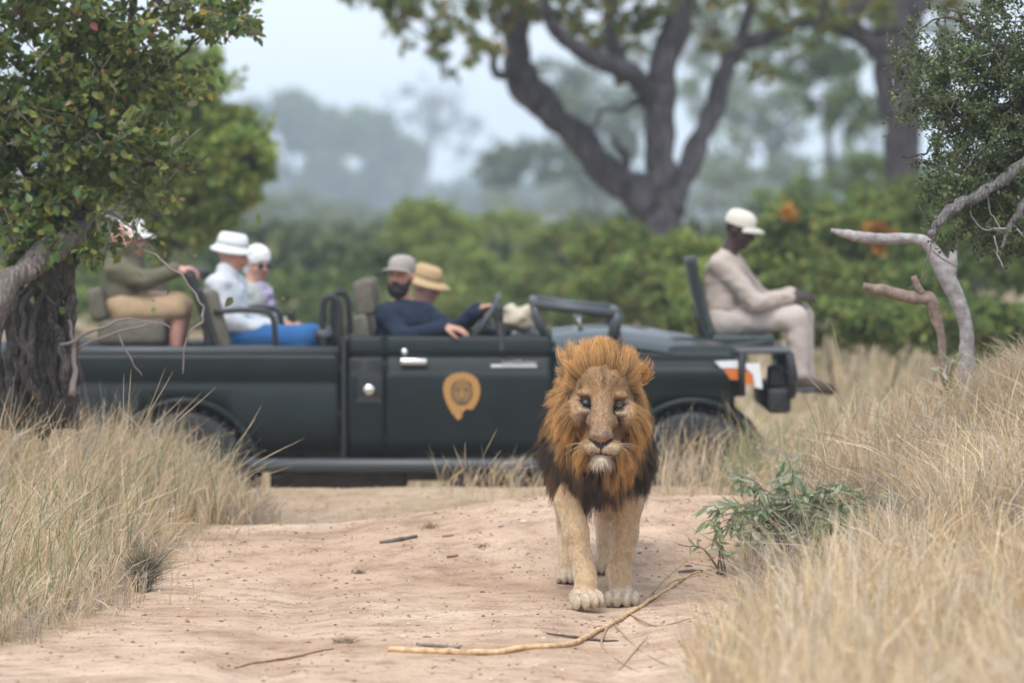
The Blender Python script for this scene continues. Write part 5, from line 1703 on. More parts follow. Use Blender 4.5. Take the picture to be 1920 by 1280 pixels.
# right bank
mb = MB()
x, y = scatter(50000, .4, 4.2, 16.8, 27.5, r1, lambda x, y: x > xr(y) + .02 + .25 * (noise2(x * 3, y * 3, 50) - .5))
edge = np.clip((x - xr(y)) / .6, 0, 1)
hs = (.35 + .65 * edge) * (.6 + .55 * noise2(x * 1.2, y * 1.2, 51)) * np.interp(y, [16.5, 19, 22, 27], [.85, .75, .75, .7])
hs = hs * np.where((x < 1.75) & (y > 18.2) & (y < 21.3), .38, 1.0)
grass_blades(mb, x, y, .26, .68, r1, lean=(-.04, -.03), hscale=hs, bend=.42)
x, y = scatter(16000, .6, 4.0, 17, 26, r1, lambda x, y: (x > xr(y) + .05) & (noise2(x * 1.1, y * 1.1, 54) > .52))
grass_blades(mb, x, y, .15, .45, r1, lean=(-.05, 0), bend=.8, pal=GREY, heads=.3)
x, y = scatter(1500, .9, 4.0, 18, 26, r1, lambda x, y: x > xr(y) + .25)
grass_blades(mb, x, y, .2, .5, r1, pal=GREENISH, heads=0, w=(.003, .006))
link("dry_grass", mb, M['grass'], label="matted pale dry grass covering the bank around the leafy shrub", cat="grass", kind="stuff")
# tall stems close to the camera
mb = MB()
x, y = scatter(15000, .3, 3.0, 10.5, 16.8, r1, lambda x, y: x > xr(y) + .02 + .12 * (noise2(x * 3, y * 3, 60) - .5))
hs = (.62 + .38 * np.clip((x - xr(y)) / .3, 0, 1)) * (.75 + .4 * noise2(x * 2, y * 1.5, 61))
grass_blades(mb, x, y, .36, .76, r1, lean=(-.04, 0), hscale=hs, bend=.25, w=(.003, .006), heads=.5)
x, y = scatter(900, .4, 2.5, 11, 16.5, r1, lambda x, y: x > xr(y) + .02)
grass_blades(mb, x, y, .3, .7, r1, pal=GREENISH, heads=0, bend=.2)
link("dry_grass", mb, M['grass'], label="tall feathery straw grass standing on the verge before the leafy shrub", cat="grass", kind="stuff")
# berm and verge beside the truck, and the veld behind it
mb = MB()
x, y = scatter(9000, -4.5, 4.5, 24.4, 27.4, r1, lambda x, y: (noise2(x * 1.4, y * 1.2, 70) > .63) | (x > .8) | (x < -1.9))
hs = np.where(x > .75, .82, .42)
grass_blades(mb, x, y, .3, .75, r1, lean=(.05, 0), hscale=hs, heads=.4)
x, y = scatter(500, 1.2, 2.2, 24.8, 26.8, r1, lambda x, y: x > 0)
grass_blades(mb, x, y, .3, .7, r1, pal=GREENISH, heads=0, w=(.004, .008))
link("dry_grass", mb, M['grass'], label="sparse dry grass along the low berm in front of the truck", cat="grass", kind="stuff")
mb = MB()
x, y = scatter(26000, -9, 9, 30.6, 46, r1, lambda x, y: noise2(x * .8, y * .8, 72) > .3)
grass_blades(mb, x, y, .22, .62, r1, heads=.4, w=(.006, .012), spike=0)
x, y = scatter(6000, -9, 9, 31, 46, r1, lambda x, y: noise2(x * .7, y * .7, 76) > .55)
grass_blades(mb, x, y, .3, .7, r1, heads=0, w=(.01, .02), pal=GREENISH)
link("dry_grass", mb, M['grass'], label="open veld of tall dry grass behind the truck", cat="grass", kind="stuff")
# a few tall seed stems in front of the truck
def stems(name, label, base_px, base_Y, tips, cat="grass tuft", col=(.52, .41, .27), r=.0009):
    g0 = P(base_px[0], base_px[1], base_Y); g0[2] = float(gz(g0[0], base_Y)) - .005
    root = thing(name, g0, label, cat)
    for (tx, ty) in tips:
        e = P(tx, ty, base_Y - .1 + .2 * r1.uniform())
        b = g0 + np.array([r1.normal(0, .03), r1.normal(0, .03), 0])
        m_ = b * .5 + e * .5 + np.array([(b[0] - e[0]) * .18, 0, abs(e[0] - b[0]) * .18])
        q = spline([b, m_, e], 7)
        rr = np.full(len(q), r * .7); rr[-5:] = [r, r * 1.7, r * 1.6, r * 1.2, r * .3]
        mb = MB(); mb.tube(q, rr, 5, np.array(col) * r1.uniform(.8, 1.15)); link("stem", mb, M['twig'], root)
    return root
stems("grass_tuft", "tuft of thin dry seed stems on the lip in front of the truck", (880, 925), 23.6, [(850, 833), (872, 828), (932, 803), (940, 843), (937, 862), (828, 850), (985, 905), (1030, 870), (975, 852), (860, 850), (905, 870)])
stems("grass_tuft", "single bent dry grass stalk rising beside the lion's mane", (985, 915), 22.6, [(1025, 866), (978, 855)])
stems("grass_tuft", "tall seeding grass stalks in the bank below the safari truck's rear wheel", (215, 850), 22.0, [(232, 700), (246, 692), (310, 688), (324, 697), (405, 725), (378, 735), (345, 742), (290, 760)])
stems("grass_tuft", "drooping grass stalks leaning out over the bank's edge", (400, 880), 22.4, [(490, 760), (480, 783), (540, 835), (572, 820), (548, 872), (520, 858), (500, 872), (470, 842)])
stems("grass_tuft", "stiff pale grass stalks beside the dead forked branch", (1600, 745), 22.5, [(1560, 605), (1640, 640), (1690, 650), (1500, 690), (1525, 770), (1470, 790)])
def tuft(name, label, px, py, size, n, pal):
    g0 = ground_at(px, py); rg = np.random.default_rng(int(px))
    mb = MB()
    x = g0[0] + rg.normal(0, size * .35, n); y = g0[1] + rg.normal(0, size * .35, n)
    grass_blades(mb, x, y, size * .4, size, rg, bend=.9, w=(.0018, .003), heads=.1, pal=pal)
    link(name, mb, M['grass'], origin=g0, label=label, cat="grass tuft")
tuft("grass_clump", "small round withered grass clump beside the branch butt", 645, 1205, .055, 160, GREY * np.array([.75, .72, .6]))
tuft("grass_clump", "flat brown dry grass clump near the lip of the rise", 805, 990, .06, 140, STRAW * .6)
tuft("grass_clump", "scrap of dry rootlets and a brown leaf in the sand", 905, 1026, .05, 60, STRAW * .5)
tuft("grass_clump", "smear of grey dry litter in the sand", 675, 1075, .04, 120, GREY * .5)

# ------------------------------------------------------------------ leaves
def leaf_template(kind):
    if kind == 'ovate':
        V = np.array([(0, 0, 0), (.25, -.30, .05), (.25, .30, .05), (.62, -.26, .03), (.62, .26, .03), (1, 0, -.08), (.3, 0, -.03), (.65, 0, -.04)])
        F = np.array([(0, 1, 6), (0, 6, 2), (1, 3, 7), (1, 7, 6), (6, 7, 4), (6, 4, 2), (3, 5, 7), (7, 5, 4)])
    elif kind == 'lance':
        V = np.array([(0, 0, 0), (.3, -.13, .03), (.3, .13, .03), (.65, -.12, -.02), (.65, .12, -.02), (1, 0, -.14), (.33, 0, -.02), (.66, 0, -.07)])
        F = np.array([(0, 1, 6), (0, 6, 2), (1, 3, 7), (1, 7, 6), (6, 7, 4), (6, 4, 2), (3, 5, 7), (7, 5, 4)])
    else:
        V = np.array([(0, 0, 0), (.5, -.32, .04), (.5, .32, .04), (1, 0, -.06)]); F = np.array([(0, 1, 3), (0, 3, 2)])
    return V, F
def leaf_cloud(mb, pos, dirs, size, col, rng, kind='simple'):
    T, TF = leaf_template(kind)
    n = len(pos)
    d = nrm(dirs); a = nrm(np.cross(d, rng.normal(0, 1, (n, 3)) + np.array([0, 0, 1.2]))); c = np.cross(d, a)
    size = np.broadcast_to(size, (n,))
    V = pos[:, None] + size[:, None, None] * (T[None, :, 0:1] * d[:, None] + T[None, :, 1:2] * a[:, None] + T[None, :, 2:3] * c[:, None])
    F = (TF[None] + (np.arange(n) * len(T))[:, None, None]).reshape(-1, TF.shape[1])
    mb.add(V.reshape(-1, 3), F, np.repeat(col, len(T), 0))
def pick(pal, n, rng, jit=.22):
    pal = np.asarray(pal); return pal[rng.integers(0, len(pal), n)] * rng.uniform(1 - jit, 1 + jit, (n, 1))

def branches(mb, pr, sides=8, col=(.2, .18, .16), rough=.5):
    """pr rows x,y,z,r already splined"""
    n0 = len(mb.V)
    mb.tube(pr[:, :3], pr[:, 3], sides, col)
    Vv = mb.V[n0]; ctr = np.repeat(pr[:, :3], sides, 0); rr = np.repeat(pr[:, 3], sides)
    d = Vv - ctr
    f = 1 + rough * (noise3(Vv / (rr.max() * np.array([.7, .7, 2.6]) + 1e-6), 17) - .5) + rough * .6 * (noise3(Vv / (rr.max() * .5 + 1e-6), 19) - .5)
    mb.V[n0] = ctr + d * f[:, None]

def limb_px(pts, n=6, wob=0.0, seed=0):
    """pts: (px,py,Y,diam_px) -> rows x,y,z,r"""
    rows = []
    for px, py, Y, d in pts:
        p_ = P(px, py, Y); rows.append([*p_, d * .5 * Y / FPX])
    pr = spline(np.array(rows), n)
    if wob:
        i = np.arange(len(pr)) * .55
        for k in range(3): pr[:, k] += (noise2(i, np.full(len(pr), 7.0 + k + seed), seed) - .5) * wob
    pr[:, 3] = np.maximum(pr[:, 3], .002)
    return pr

# ---- leafy tree over the left bank
def left_tree():
    rg = np.random.default_rng(77)
    Y = 23.2
    b0 = P(75, 745, Y); b0[2] = float(gz(b0[0], Y))
    root = thing("leafy_tree", b0, "leafy tree with yellowing leaves and gnarled trunk over the grassy bank", "tree")
    bark = (.125, .108, .098)
    mb = MB()
    trunks = [[(60, 800, Y, 84), (66, 700, Y, 64), (84, 600, Y, 54), (100, 520, Y, 50), (128, 450, Y, 44), (160, 380, Y + .1, 34), (190, 280, Y + .2, 22), (215, 150, Y + .2, 16), (250, 30, Y + .2, 12), (270, -90, Y + .2, 8)],
              [(110, 800, Y + .1, 50), (118, 690, Y + .05, 36), (125, 600, Y, 30), (128, 520, Y, 28), (120, 455, Y, 30)],
              [(20, 800, Y + .1, 60), (30, 700, Y + .1, 48), (40, 600, Y + .1, 40), (30, 480, Y + .1, 34), (10, 360, Y + .1, 28), (-30, 200, Y, 22)]]
    for k in range(9):
        a_ = rg.uniform(-20, 150); trunks.append([(a_ + rg.normal(0, 12), 800, Y - .1, rg.uniform(14, 26)), (a_ + rg.normal(0, 16), 690, Y - .12 + rg.normal(0, .08), rg.uniform(10, 20)), (a_ + rg.normal(0, 22), 580, Y - .1, rg.uniform(8, 15)), (a_ + rg.normal(0, 40), 470, Y, rg.uniform(5, 10)), (a_ + rg.normal(0, 60), 380, Y, 4)])
    for k, t in enumerate(trunks): branches(mb, limb_px(t, 8, .05, k), 12, bark)
    link("trunk", mb, M['bark'], root)
    limbs = [[(-150, 830, Y - .6, 70), (-95, 710, Y - .6, 58), (-50, 625, Y - .58, 54), (0, 558, Y - .55, 52), (40, 508, Y - .5, 50), (90, 470, Y - .4, 46), (135, 446, Y - .25, 40), (165, 425, Y - .1, 30)],
             [(125, 455, Y, 34), (60, 340, Y + .1, 22), (-10, 220, Y + .2, 16), (-60, 100, Y + .2, 12)],
             [(160, 385, Y, 20), (230, 330, Y + .1, 12), (300, 300, Y, 8), (360, 285, Y - .1, 4)],
             [(190, 270, Y + .2, 16), (260, 170, Y + .1, 10), (330, 110, Y, 7), (385, 60, Y - .1, 4)],
             [(215, 150, Y + .2, 14), (150, 60, Y + .1, 10), (90, -40, Y + .1, 8)],
             [(240, -60, Y, 22), (300, 5, Y - .1, 15), (328, 45, Y - .1, 11), (372, 58, Y - .1, 8), (408, 66, Y - .1, 5)]]
    pts = []
    for k, t in enumerate(limbs):
        pr = limb_px(t, 8, .03, 9 + k); mb = MB(); branches(mb, pr, 8, np.array(bark) * (2.1 if k == 0 else 1.0)); link("limb", mb, M['bark'], root); pts.append(pr)
    # twigs hanging in front of the truck
    tw = [[(115, 650, Y - .3, 7), (200, 610, Y - .4, 6), (250, 600, Y - .4, 4), (305, 612, Y - .4, 2)], [(120, 680, Y - .2, 7), (160, 645, Y - .3, 6), (215, 622, Y - .3, 5), (290, 606, Y - .3, 4), (325, 615, Y - .3, 2)],
          [(215, 622, Y - .3, 4), (240, 665, Y - .3, 3), (268, 705, Y - .3, 2)], [(250, 460, Y - .3, 4), (320, 500, Y - .4, 5), (372, 560, Y - .4, 5), (380, 600, Y - .4, 5), (352, 630, Y - .4, 4), (345, 700, Y - .4, 2)],
          [(150, 440, Y - .2, 8), (200, 400, Y - .3, 6), (260, 440, Y - .3, 4), (290, 470, Y - .3, 2)], [(135, 740, Y - .3, 16), (140, 660, Y - .3, 10), (128, 600, Y - .3, 6)]]
    for k, t in enumerate(tw):
        mb = MB(); branches(mb, limb_px(t, 7, .02, 30 + k), 5, (.24, .20, .18)); link("twig", mb, M['twig'], root)
    # crown: leaf clumps in a volume, thinning to the right, hanging at the bottom
    pal = [(.085, .125, .03), (.11, .155, .04), (.065, .10, .03), (.14, .175, .045), (.085, .125, .045), (.19, .205, .055)]
    aut = [(.46, .30, .06), (.40, .20, .08), (.26, .09, .05), (.50, .40, .09), (.44, .32, .2), (.48, .36, .08)]
    dens = [(-120, 130, 260, 260, 40), (80, 120, 230, 210, 60), (60, 290, 200, 150, 44), (220, 200, 130, 170, 30), (200, 60, 170, 130, 26), (150, 400, 140, 80, 16), (50, 450, 120, 60, 9), (170, 470, 90, 40, 4), (290, 290, 80, 120, 10), (330, 140, 60, 90, 5), (440, 25, 62, 42, 6), (380, 30, 60, 50, 6), (255, 400, 70, 60, 6), (-60, -120, 400, 160, 30), (240, -90, 240, 100, 16)]
    P_, D_ = [], []
    twm = MB()
    for cx, cy, rx, ry, nc in dens:
        for _ in range(int(nc * 2.3)):
            while True:
                q = rg.uniform(-1, 1, 3)
                if q @ q < 1: break
            yy = Y - .1 + q[2] * .55
            c = P(cx + q[0] * rx, cy + q[1] * ry, yy)
            ax = nrm(rg.normal(0, 1, 3) + np.array([.2, 0, -.2])) * rg.uniform(.10, .2)
            n_ = rg.integers(14, 30)
            t = rg.uniform(0, 1, n_)[:, None]
            P_.append(c - ax * .5 + ax * t + rg.normal(0, .022, (n_, 3))); D_.append(nrm(ax) * .4 + rg.normal(0, .8, (n_, 3)) + np.array([0, 0, -.25]))
            if cy > -50:
                twm.tube(spline([c - ax * .9 + rg.normal(0, .02, 3), c, c + ax * .6], 3), np.linspace(.004, .0015, 7), 4, (.16, .13, .11))
    P_ = np.concatenate(P_); D_ = np.concatenate(D_)
    # stray single leaves low over the passengers
    st = np.array([P(px, py, Y - .35) for px, py in ((270, 460), (285, 480), (300, 452), (318, 540), (436, 557), (532, 556), (262, 425), (310, 470), (292, 565), (240, 540), (105, 570), (120, 575), (112, 562), (350, 480), (365, 476), (395, 130), (410, 145), (372, 190), (485, 400), (270, 520), (288, 575), (340, 562), (180, 500), (200, 520), (165, 480), (190, 455), (210, 470))])
    P_ = np.vstack([P_, st]); D_ = np.vstack([D_, rg.normal(0, 1, st.shape) + np.array([0, 0, -.6])])
    ppx = 960 + P_[:, 0] / P_[:, 1] * FPX; ppy = 393 - (P_[:, 2] - CAM_H) / P_[:, 1] * FPX
    gap = (ppx > 192) & (ppx < 300) & (ppy > 372) & (ppy < 480) & (rg.uniform(0, 1, len(P_)) > .18)
    gap[-len(st):] = False
    P_, D_ = P_[~gap], D_[~gap]
    n = len(P_)
    C = pick(pal, n, rg); C = C * np.array([1.35, 1.3, 1.25]); au = rg.uniform(0, 1, n) < .04; C[au] = pick(aut, au.sum(), rg, .15)
    S = rg.uniform(.038, .068, n)
    # leaves that show largest: nearest and inside the picture
    px_ = 960 + P_[:, 0] / P_[:, 1] * FPX; py_ = 393 - (P_[:, 2] - CAM_H) / P_[:, 1] * FPX
    vis = np.where((px_ > 0) & (px_ < 560) & (py_ > 0) & (py_ < 620))[0]
    big = set(vis[np.argsort(P_[vis, 1] - S[vis] * 6)[:240]].tolist()) | set(range(n - len(st), n))
    big = np.array(sorted(big)); rest = np.setdiff1d(np.arange(n), big)
    mb = MB(); leaf_cloud(mb, P_[rest], D_[rest], S[rest], C[rest], rg, 'ovate'); link("crown", mb, M['leaf'], root, kind="stuff")
    link("fine_twigs", twm, M['twig'], root, kind="stuff")
    single_leaves(root, P_[big], D_[big], S[big], C[big], 'ovate', rg)

LEAF_CACHE = {}
def single_leaves(root, Pp, D, S, C, kind, rg):
    """each leaf an object of its own; meshes shared through a dozen colours"""
    T, TF = leaf_template(kind)
    keys = np.round(np.asarray(C) * 14).astype(int)
    for i in range(len(Pp)):
        k = (kind, *keys[i])
        if k not in LEAF_CACHE:
            m = MB(); m.add(T, TF, np.maximum(keys[i] / 14.0, .03)); me = m.mesh("leaf"); me.materials.append(M['leaf']); LEAF_CACHE[k] = me
        o = bpy.data.objects.new("leaf", LEAF_CACHE[k])
        d = nrm(D[i]); a = nrm(np.cross(d, rg.normal(0, 1, 3) + np.array([0, 0, 1.2]))); c = np.cross(d, a)
        mt = Matrix([[*(d[j] * S[i] for _ in (0,)), a[j] * S[i], c[j] * S[i], float(Pp[i][j] - ORIGIN[root.name][j])] for j in range(3)] + [[0, 0, 0, 1]])
        o.parent = root
        o.matrix_basis = mt
        COL.objects.link(o)
left_tree()

# ---- thorn bush reaching in from the right
def thorn_bush():
    rg = np.random.default_rng(88)
    Y = 21.4
    b0 = P(2150, 760, Y); b0[2] = float(gz(b0[0], Y))
    root = thing("thorn_bush", b0, "thorny small-leaved bush reaching in above the grassy bank", "bush")
    bark = (.20, .18, .17)
    mb = MB(); branches(mb, limb_px([(2150, 900, Y, 90), (2140, 700, Y, 70), (2080, 480, Y, 60), (2060, 250, Y, 48), (2020, 50, Y, 34), (1990, -150, Y, 20)], 8, .05, 3), 10, bark); link("trunk", mb, M['bark'], root)
    limbs = [[(2080, 300, Y - .1, 36), (1990, 280, Y - .2, 30), (1920, 306, Y - .3, 25), (1860, 350, Y - .35, 23), (1800, 382, Y - .38, 22), (1768, 408, Y - .4, 20), (1745, 442, Y - .4, 13)],
             [(1940, 355, Y - .2, 20), (1915, 390, Y - .3, 15), (1895, 425, Y - .3, 13), (1876, 466, Y - .3, 7)],
             [(2060, 250, Y, 30), (1960, 130, Y - .1, 22), (1890, 100, Y - .1, 14), (1830, 60, Y - .1, 9), (1790, 15, Y - .1, 5)],
             [(2000, 180, Y, 24), (1920, 190, Y, 16), (1850, 210, Y, 10), (1790, 195, Y - .1, 6), (1712, 194, Y - .1, 4), (1690, 225, Y - .1, 3), (1652, 260, Y - .1, 2)],
             [(2000, 350, Y, 20), (1900, 260, Y, 13), (1830, 235, Y, 8), (1770, 250, Y - .1, 5), (1730, 290, Y - .1, 4), (1682, 292, Y - .1, 2)],
             [(1840, 60, Y - .1, 8), (1790, 35, Y - .1, 5), (1740, 45, Y - .1, 3), (1700, 90, Y - .1, 2)],
             [(1800, 250, Y, 6), (1760, 200, Y, 4), (1740, 130, Y, 3), (1785, 15, Y, 2)]]
    for k, t in enumerate(limbs):
        mb = MB(); branches(mb, limb_px(t, 7, .02, 60 + k), 7, (.26, .24, .235) if k in (0, 1) else (.15, .13, .12)); link("limb", mb, M['bark'], root)
    gt = [[(1820, 370, Y - .35, 4), (1822, 405, Y - .3, 3), (1850, 430, Y - .3, 3), (1890, 425, Y - .3, 4)], [(1855, 355, Y - .3, 4), (1858, 400, Y - .3, 3), (1880, 430, Y - .3, 3)], [(1900, 420, Y - .3, 4), (1940, 470, Y - .3, 2)],
          [(1865, 440, Y - .3, 3), (1872, 480, Y - .3, 3), (1880, 500, Y - .3, 2)], [(1760, 420, Y - .3, 3), (1740, 480, Y - .3, 3), (1725, 525, Y - .3, 2), (1700, 540, Y - .3, 1.5)], [(1750, 470, Y - .3, 2.5), (1800, 500, Y - .3, 2), (1790, 430, Y - .3, 1.5)]]
    for k, t in enumerate(gt):
        mb = MB(); branches(mb, limb_px(t, 6, .015, 80 + k), 5, (.36, .34, .34) if k < 4 else (.16, .14, .13)); link("twig", mb, M['twig'], root)
    pal = [(.085, .12, .045), (.11, .15, .055), (.15, .185, .07), (.065, .095, .04), (.10, .14, .07), (.21, .235, .10)]
    dens = [(1900, 60, 100, 80, 24, 1), (1850, 180, 110, 110, 50, 1), (1900, 280, 110, 120, 60, 1), (1790, 160, 100, 90, 30, .8), (1820, 330, 90, 90, 34, 1), (1870, 420, 80, 70, 18, .8), (1760, 260, 60, 80, 10, .7), (1720, 110, 55, 70, 8, .6), (1800, 60, 90, 60, 8, .7), (2020, 200, 150, 260, 90, 1), (1960, 420, 90, 80, 16, 1), (1960, -60, 200, 90, 20, 1), (1775, 400, 50, 60, 6, .6), (1695, 160, 35, 70, 5, .5)]
    mb = MB(); tw = MB()
    P_, D_, C_ = [], [], []
    for cx, cy, rx, ry, nc, dd in dens:
        for _ in range(int(nc * 1.5)):
            while True:
                q = rg.uniform(-1, 1, 3)
                if q @ q < 1: break
            c = P(cx + q[0] * rx, cy + q[1] * ry, Y + q[2] * .45)
            ax = nrm(rg.normal(0, 1, 3)) * rg.uniform(.10, .20)
            n_ = int(80 * dd); t = rg.uniform(0, 1, n_)[:, None]
            P_.append(c - ax * .5 + ax * t + rg.normal(0, .016, (n_, 3))); D_.append(rg.normal(0, 1, (n_, 3)))
            C_.append(pick(pal, n_, rg) * rg.uniform(.7, 1.25))
            tw.tube(spline([c - ax * .8 + rg.normal(0, .02, 3), c, c + ax * .7], 3), np.linspace(.0035, .001, 7), 4, (.17, .15, .14))
    P_ = np.concatenate(P_); leaf_cloud(mb, P_, np.concatenate(D_), rg.uniform(.014, .030, len(P_)), np.concatenate(C_), rg, 'simple')
    link("crown", mb, M['leaf'], root, kind="stuff"); link("fine_twigs", tw, M['twig'], root, kind="stuff")
thorn_bush()

# ---- dead forked limbs standing in the bank
def dead_limb(name, label, main, extra, col):
    b = main[-1]; g0 = P(b[0], b[1], b[2]); g0[2] = float(gz(g0[0], b[2]))
    root = thing(name, g0, label, "dead branch")
    pr = limb_px(main, 7, .004, 5); mb = MB(); branches(mb, pr, 14, col, .22); link("stem", mb, M['dead_wood'], root)
    for e in extra:
        pr = limb_px(e, 6, .003, 8); mb = MB(); branches(mb, pr, 10, col, .14); link("fork", mb, M['dead_wood'], root)
DY = 23.0
dead_limb("dead_limb", "bleached grey dead limb bent level over the bank", [(1558, 432, DY, 8), (1600, 442, DY, 20), (1650, 448, DY, 22), (1715, 448, DY, 20), (1742, 460, DY, 24), (1765, 500, DY, 34), (1795, 560, DY, 30), (1812, 620, DY, 26), (1812, 690, DY, 34), (1815, 760, DY, 40)],
          [[(1782, 530, DY, 20), (1785, 495, DY, 20), (1788, 470, DY, 12)]], (.36, .33, .33))
dead_limb("dead_limb", "brown broken dead limb forked beneath the bleached one", [(1618, 538, DY - .1, 16), (1660, 545, DY - .1, 22), (1710, 558, DY - .1, 24), (1742, 562, DY - .1, 28), (1755, 590, DY - .1, 20), (1766, 640, DY - .1, 16), (1772, 740, DY - .1, 18)],
          [[(1738, 565, DY - .1, 18), (1722, 540, DY - .12, 14), (1712, 518, DY - .12, 12)], [(1560, 536, DY - .1, 2), (1620, 540, DY - .1, 4)][:0] or [(1745, 575, DY - .1, 12), (1750, 600, DY - .1, 10), (1758, 620, DY - .1, 8)]], (.27, .20, .165))

# ---- leafy shrub on the edge of the track: every lance leaf its own piece
def lance_shrub(name, label, cx, cy, Y, spread, nst, nl, rg, lsize, hgt):
    g0 = P(cx, cy, Y); g0[2] = float(gz(g0[0], Y))
    root = thing(name, g0, label, "shrub")
    Pp, D, S, C = [], [], [], []
    pal = [(.28, .34, .18), (.36, .42, .25), (.44, .48, .33), (.21, .26, .14), (.52, .55, .42)]
    for k in range(nst):
        a = rg.uniform(-1, 1)
        tip = g0 + np.array([a * spread + rg.normal(0, .04), rg.normal(0, spread * .35) - .05, hgt * rg.uniform(.12, 1.0) * (1 - .45 * abs(a))])
        mid = g0 * .5 + tip * .5 + np.array([0, 0, hgt * .25])
        q = spline([g0 + rg.normal(0, .015, 3) * np.array([1, 1, 0]), mid, tip], 7)
        mb = MB(); mb.tube(q, np.linspace(.006, .002, len(q)), 5, (.20, .17, .12)); link("stem", mb, M['twig'], root)
        for j in range(nl):
            t = int(rg.integers(len(q) // 3, len(q)))
            tang = nrm(q[min(t + 1, len(q) - 1)] - q[t - 1])
            d = nrm(tang * .5 + nrm(rg.normal(0, 1, 3)) * .8 + np.array([0, 0, -.55]))
            Pp.append(q[t]); D.append(d); S.append(lsize * rg.uniform(.6, 1.15)); C.append(np.array(pal[rg.integers(0, 5)]) * rg.uniform(.85, 1.2))
    Pp, D, S, C = (np.array(v) for v in (Pp, D, S, C))
    o_ = np.argsort(Pp[:, 1])
    f_, b_ = o_[:280], o_[280:]
    single_leaves(root, Pp[f_], D[f_], S[f_], C[f_], 'lance', rg)
    if len(b_):
        mb = MB(); leaf_cloud(mb, Pp[b_], D[b_], S[b_], C[b_], rg, 'lance'); link("foliage", mb, M['leaf'], root, kind="stuff")
rg_ = np.random.default_rng(99)
lance_shrub("lance_leaf_shrub", "leafy green shrub with drooping lance leaves at the track's edge", 1485, 985, 21.2, .47, 52, 18, rg_, .09, .48)
lance_shrub("lance_leaf_shrub", "small outlying sprig of lance leaves low in the grass beside the shrub", 1350, 1040, 21.2, .12, 4, 6, rg_, .08, .22)
lance_shrub("lance_leaf_shrub", "pale green sapling high on the grassy bank", 1800, 850, 22.0, .10, 6, 7, rg_, .06, .24)
lance_shrub("lance_leaf_shrub", "broad-leaved sprig growing against the brown dead limb", 1775, 720, 22.6, .10, 6, 6, rg_, .085, .34)
lance_shrub("lance_leaf_shrub", "tiny green sprig among the seeding grass under the leafy tree", 268, 850, 21.6, .05, 5, 7, rg_, .035, .24)
# grey-green tussock at the left edge
def wire_bush():
    rg = np.random.default_rng(12)
    g0 = P(265, 1040, 20.6); g0[2] = float(gz(g0[0], 20.6))
    mb = MB(); n = 900
    a = rg.uniform(0, 6.28, n); rr = rg.uniform(0, .04, n)
    x = g0[0] + np.cos(a) * rr; y = g0[1] + np.sin(a) * rr
    grass_blades(mb, x, y, .10, .30, rg, bend=.55, w=(.002, .0035), heads=0, pal=np.array([[.13, .13, .075], [.18, .165, .10], [.10, .095, .06], [.24, .2, .13]]))
    link("wiry_tussock", mb, M['grass'], origin=g0, label="dark grey-green wiry tussock at the foot of the straw grass bank", cat="tussock")
wire_bush()
# ------------------------------------------------------------------ trees and bushes beyond the truck
def blob_crown(mb, blobs, rng, leaf, per, pal, sub=6, tw=None, hollow=.55):
    """blobs: (px,py,Y,rx_px,ry_px,weight). clumps of leaves scattered through each blob's shell and volume"""
    for px, py, Y, rx, ry, wgt in blobs:
        c = P(px, py, Y); R = np.array([rx, (rx + ry) * .5, ry]) * Y / FPX
        nc = max(3, int(sub * wgt * 6))
        u = nrm(rng.normal(0, 1, (nc, 3))) * (rng.uniform(hollow ** 3, 1, (nc, 1)) ** (1 / 3))
        cc = c + u * R
        cr = R.mean() * rng.uniform(.16, .34, nc)
        n_ = int(per * .68); leaf_ = leaf * 1.2
        off = nrm(rng.normal(0, 1, (nc, n_, 3))) * rng.uniform(0, 1, (nc, n_, 1)) ** .5
        pos = (cc[:, None] + off * cr[:, None, None] * np.array([1.15, 1.15, .75])).reshape(-1, 3)
        tone = rng.uniform(.75, 1.25, nc)
        col = pick(pal, len(pos), rng) * np.repeat(tone, n_)[:, None]
        leaf_cloud(mb, pos, rng.normal(0, 1, pos.shape), rng.uniform(.7, 1.3, len(pos)) * leaf_, col, rng)
        if tw is not None:
            for k in range(min(nc, 8)): tw.tube(spline([c - np.array([0, 0, R[2] * .6]), (c + cc[k]) / 2 + rng.normal(0, .1, 3) * R.mean(), cc[k]], 3), np.linspace(R.mean() * .03, R.mean() * .008, 7), 3, (.14, .12, .11))

def bush(label, blobs, leaf, per, pal, seed, name="bush", cat="bush", group=None, base_Y=None, sub=6, trunk=None, bark=(.13, .115, .105)):
    rng = np.random.default_rng(seed)
    bY = base_Y or blobs[0][2]
    cx = np.mean([b[0] for b in blobs])
    g0 = P(cx, 500, bY); g0[2] = float(gz(g0[0], bY))
    root = thing(name, g0, label, cat, group)
    mb = MB(); tw = MB()
    blob_crown(mb, blobs, rng, leaf, per, pal, sub, tw)
    link("crown", mb, M['far_leaf'], root, kind="stuff")
    if trunk:
        for k, t in enumerate(trunk):
            tk = MB(); branches(tk, limb_px(t, 6, .05, seed), 9, bark); link("limb" if k else "trunk", tk, M['bark'], root)
    else:
        for b in blobs[:4]:
            tk = MB(); c = P(b[0], b[1], b[2]); e = g0 + (c - g0) * np.array([.35, .35, 0]) + np.array([0, 0, -.05])
            tk.tube(spline([e, (e + c) / 2 + rng.normal(0, .08, 3), c], 4), np.linspace(.06, .025, 9) * np.clip((bY - 30) / 40, .3, 1), 6, bark); link("trunk", tk, M['bark'], root)
    if tw.V: link("fine_twigs", tw, M['twig'], root, kind="stuff")
    return root

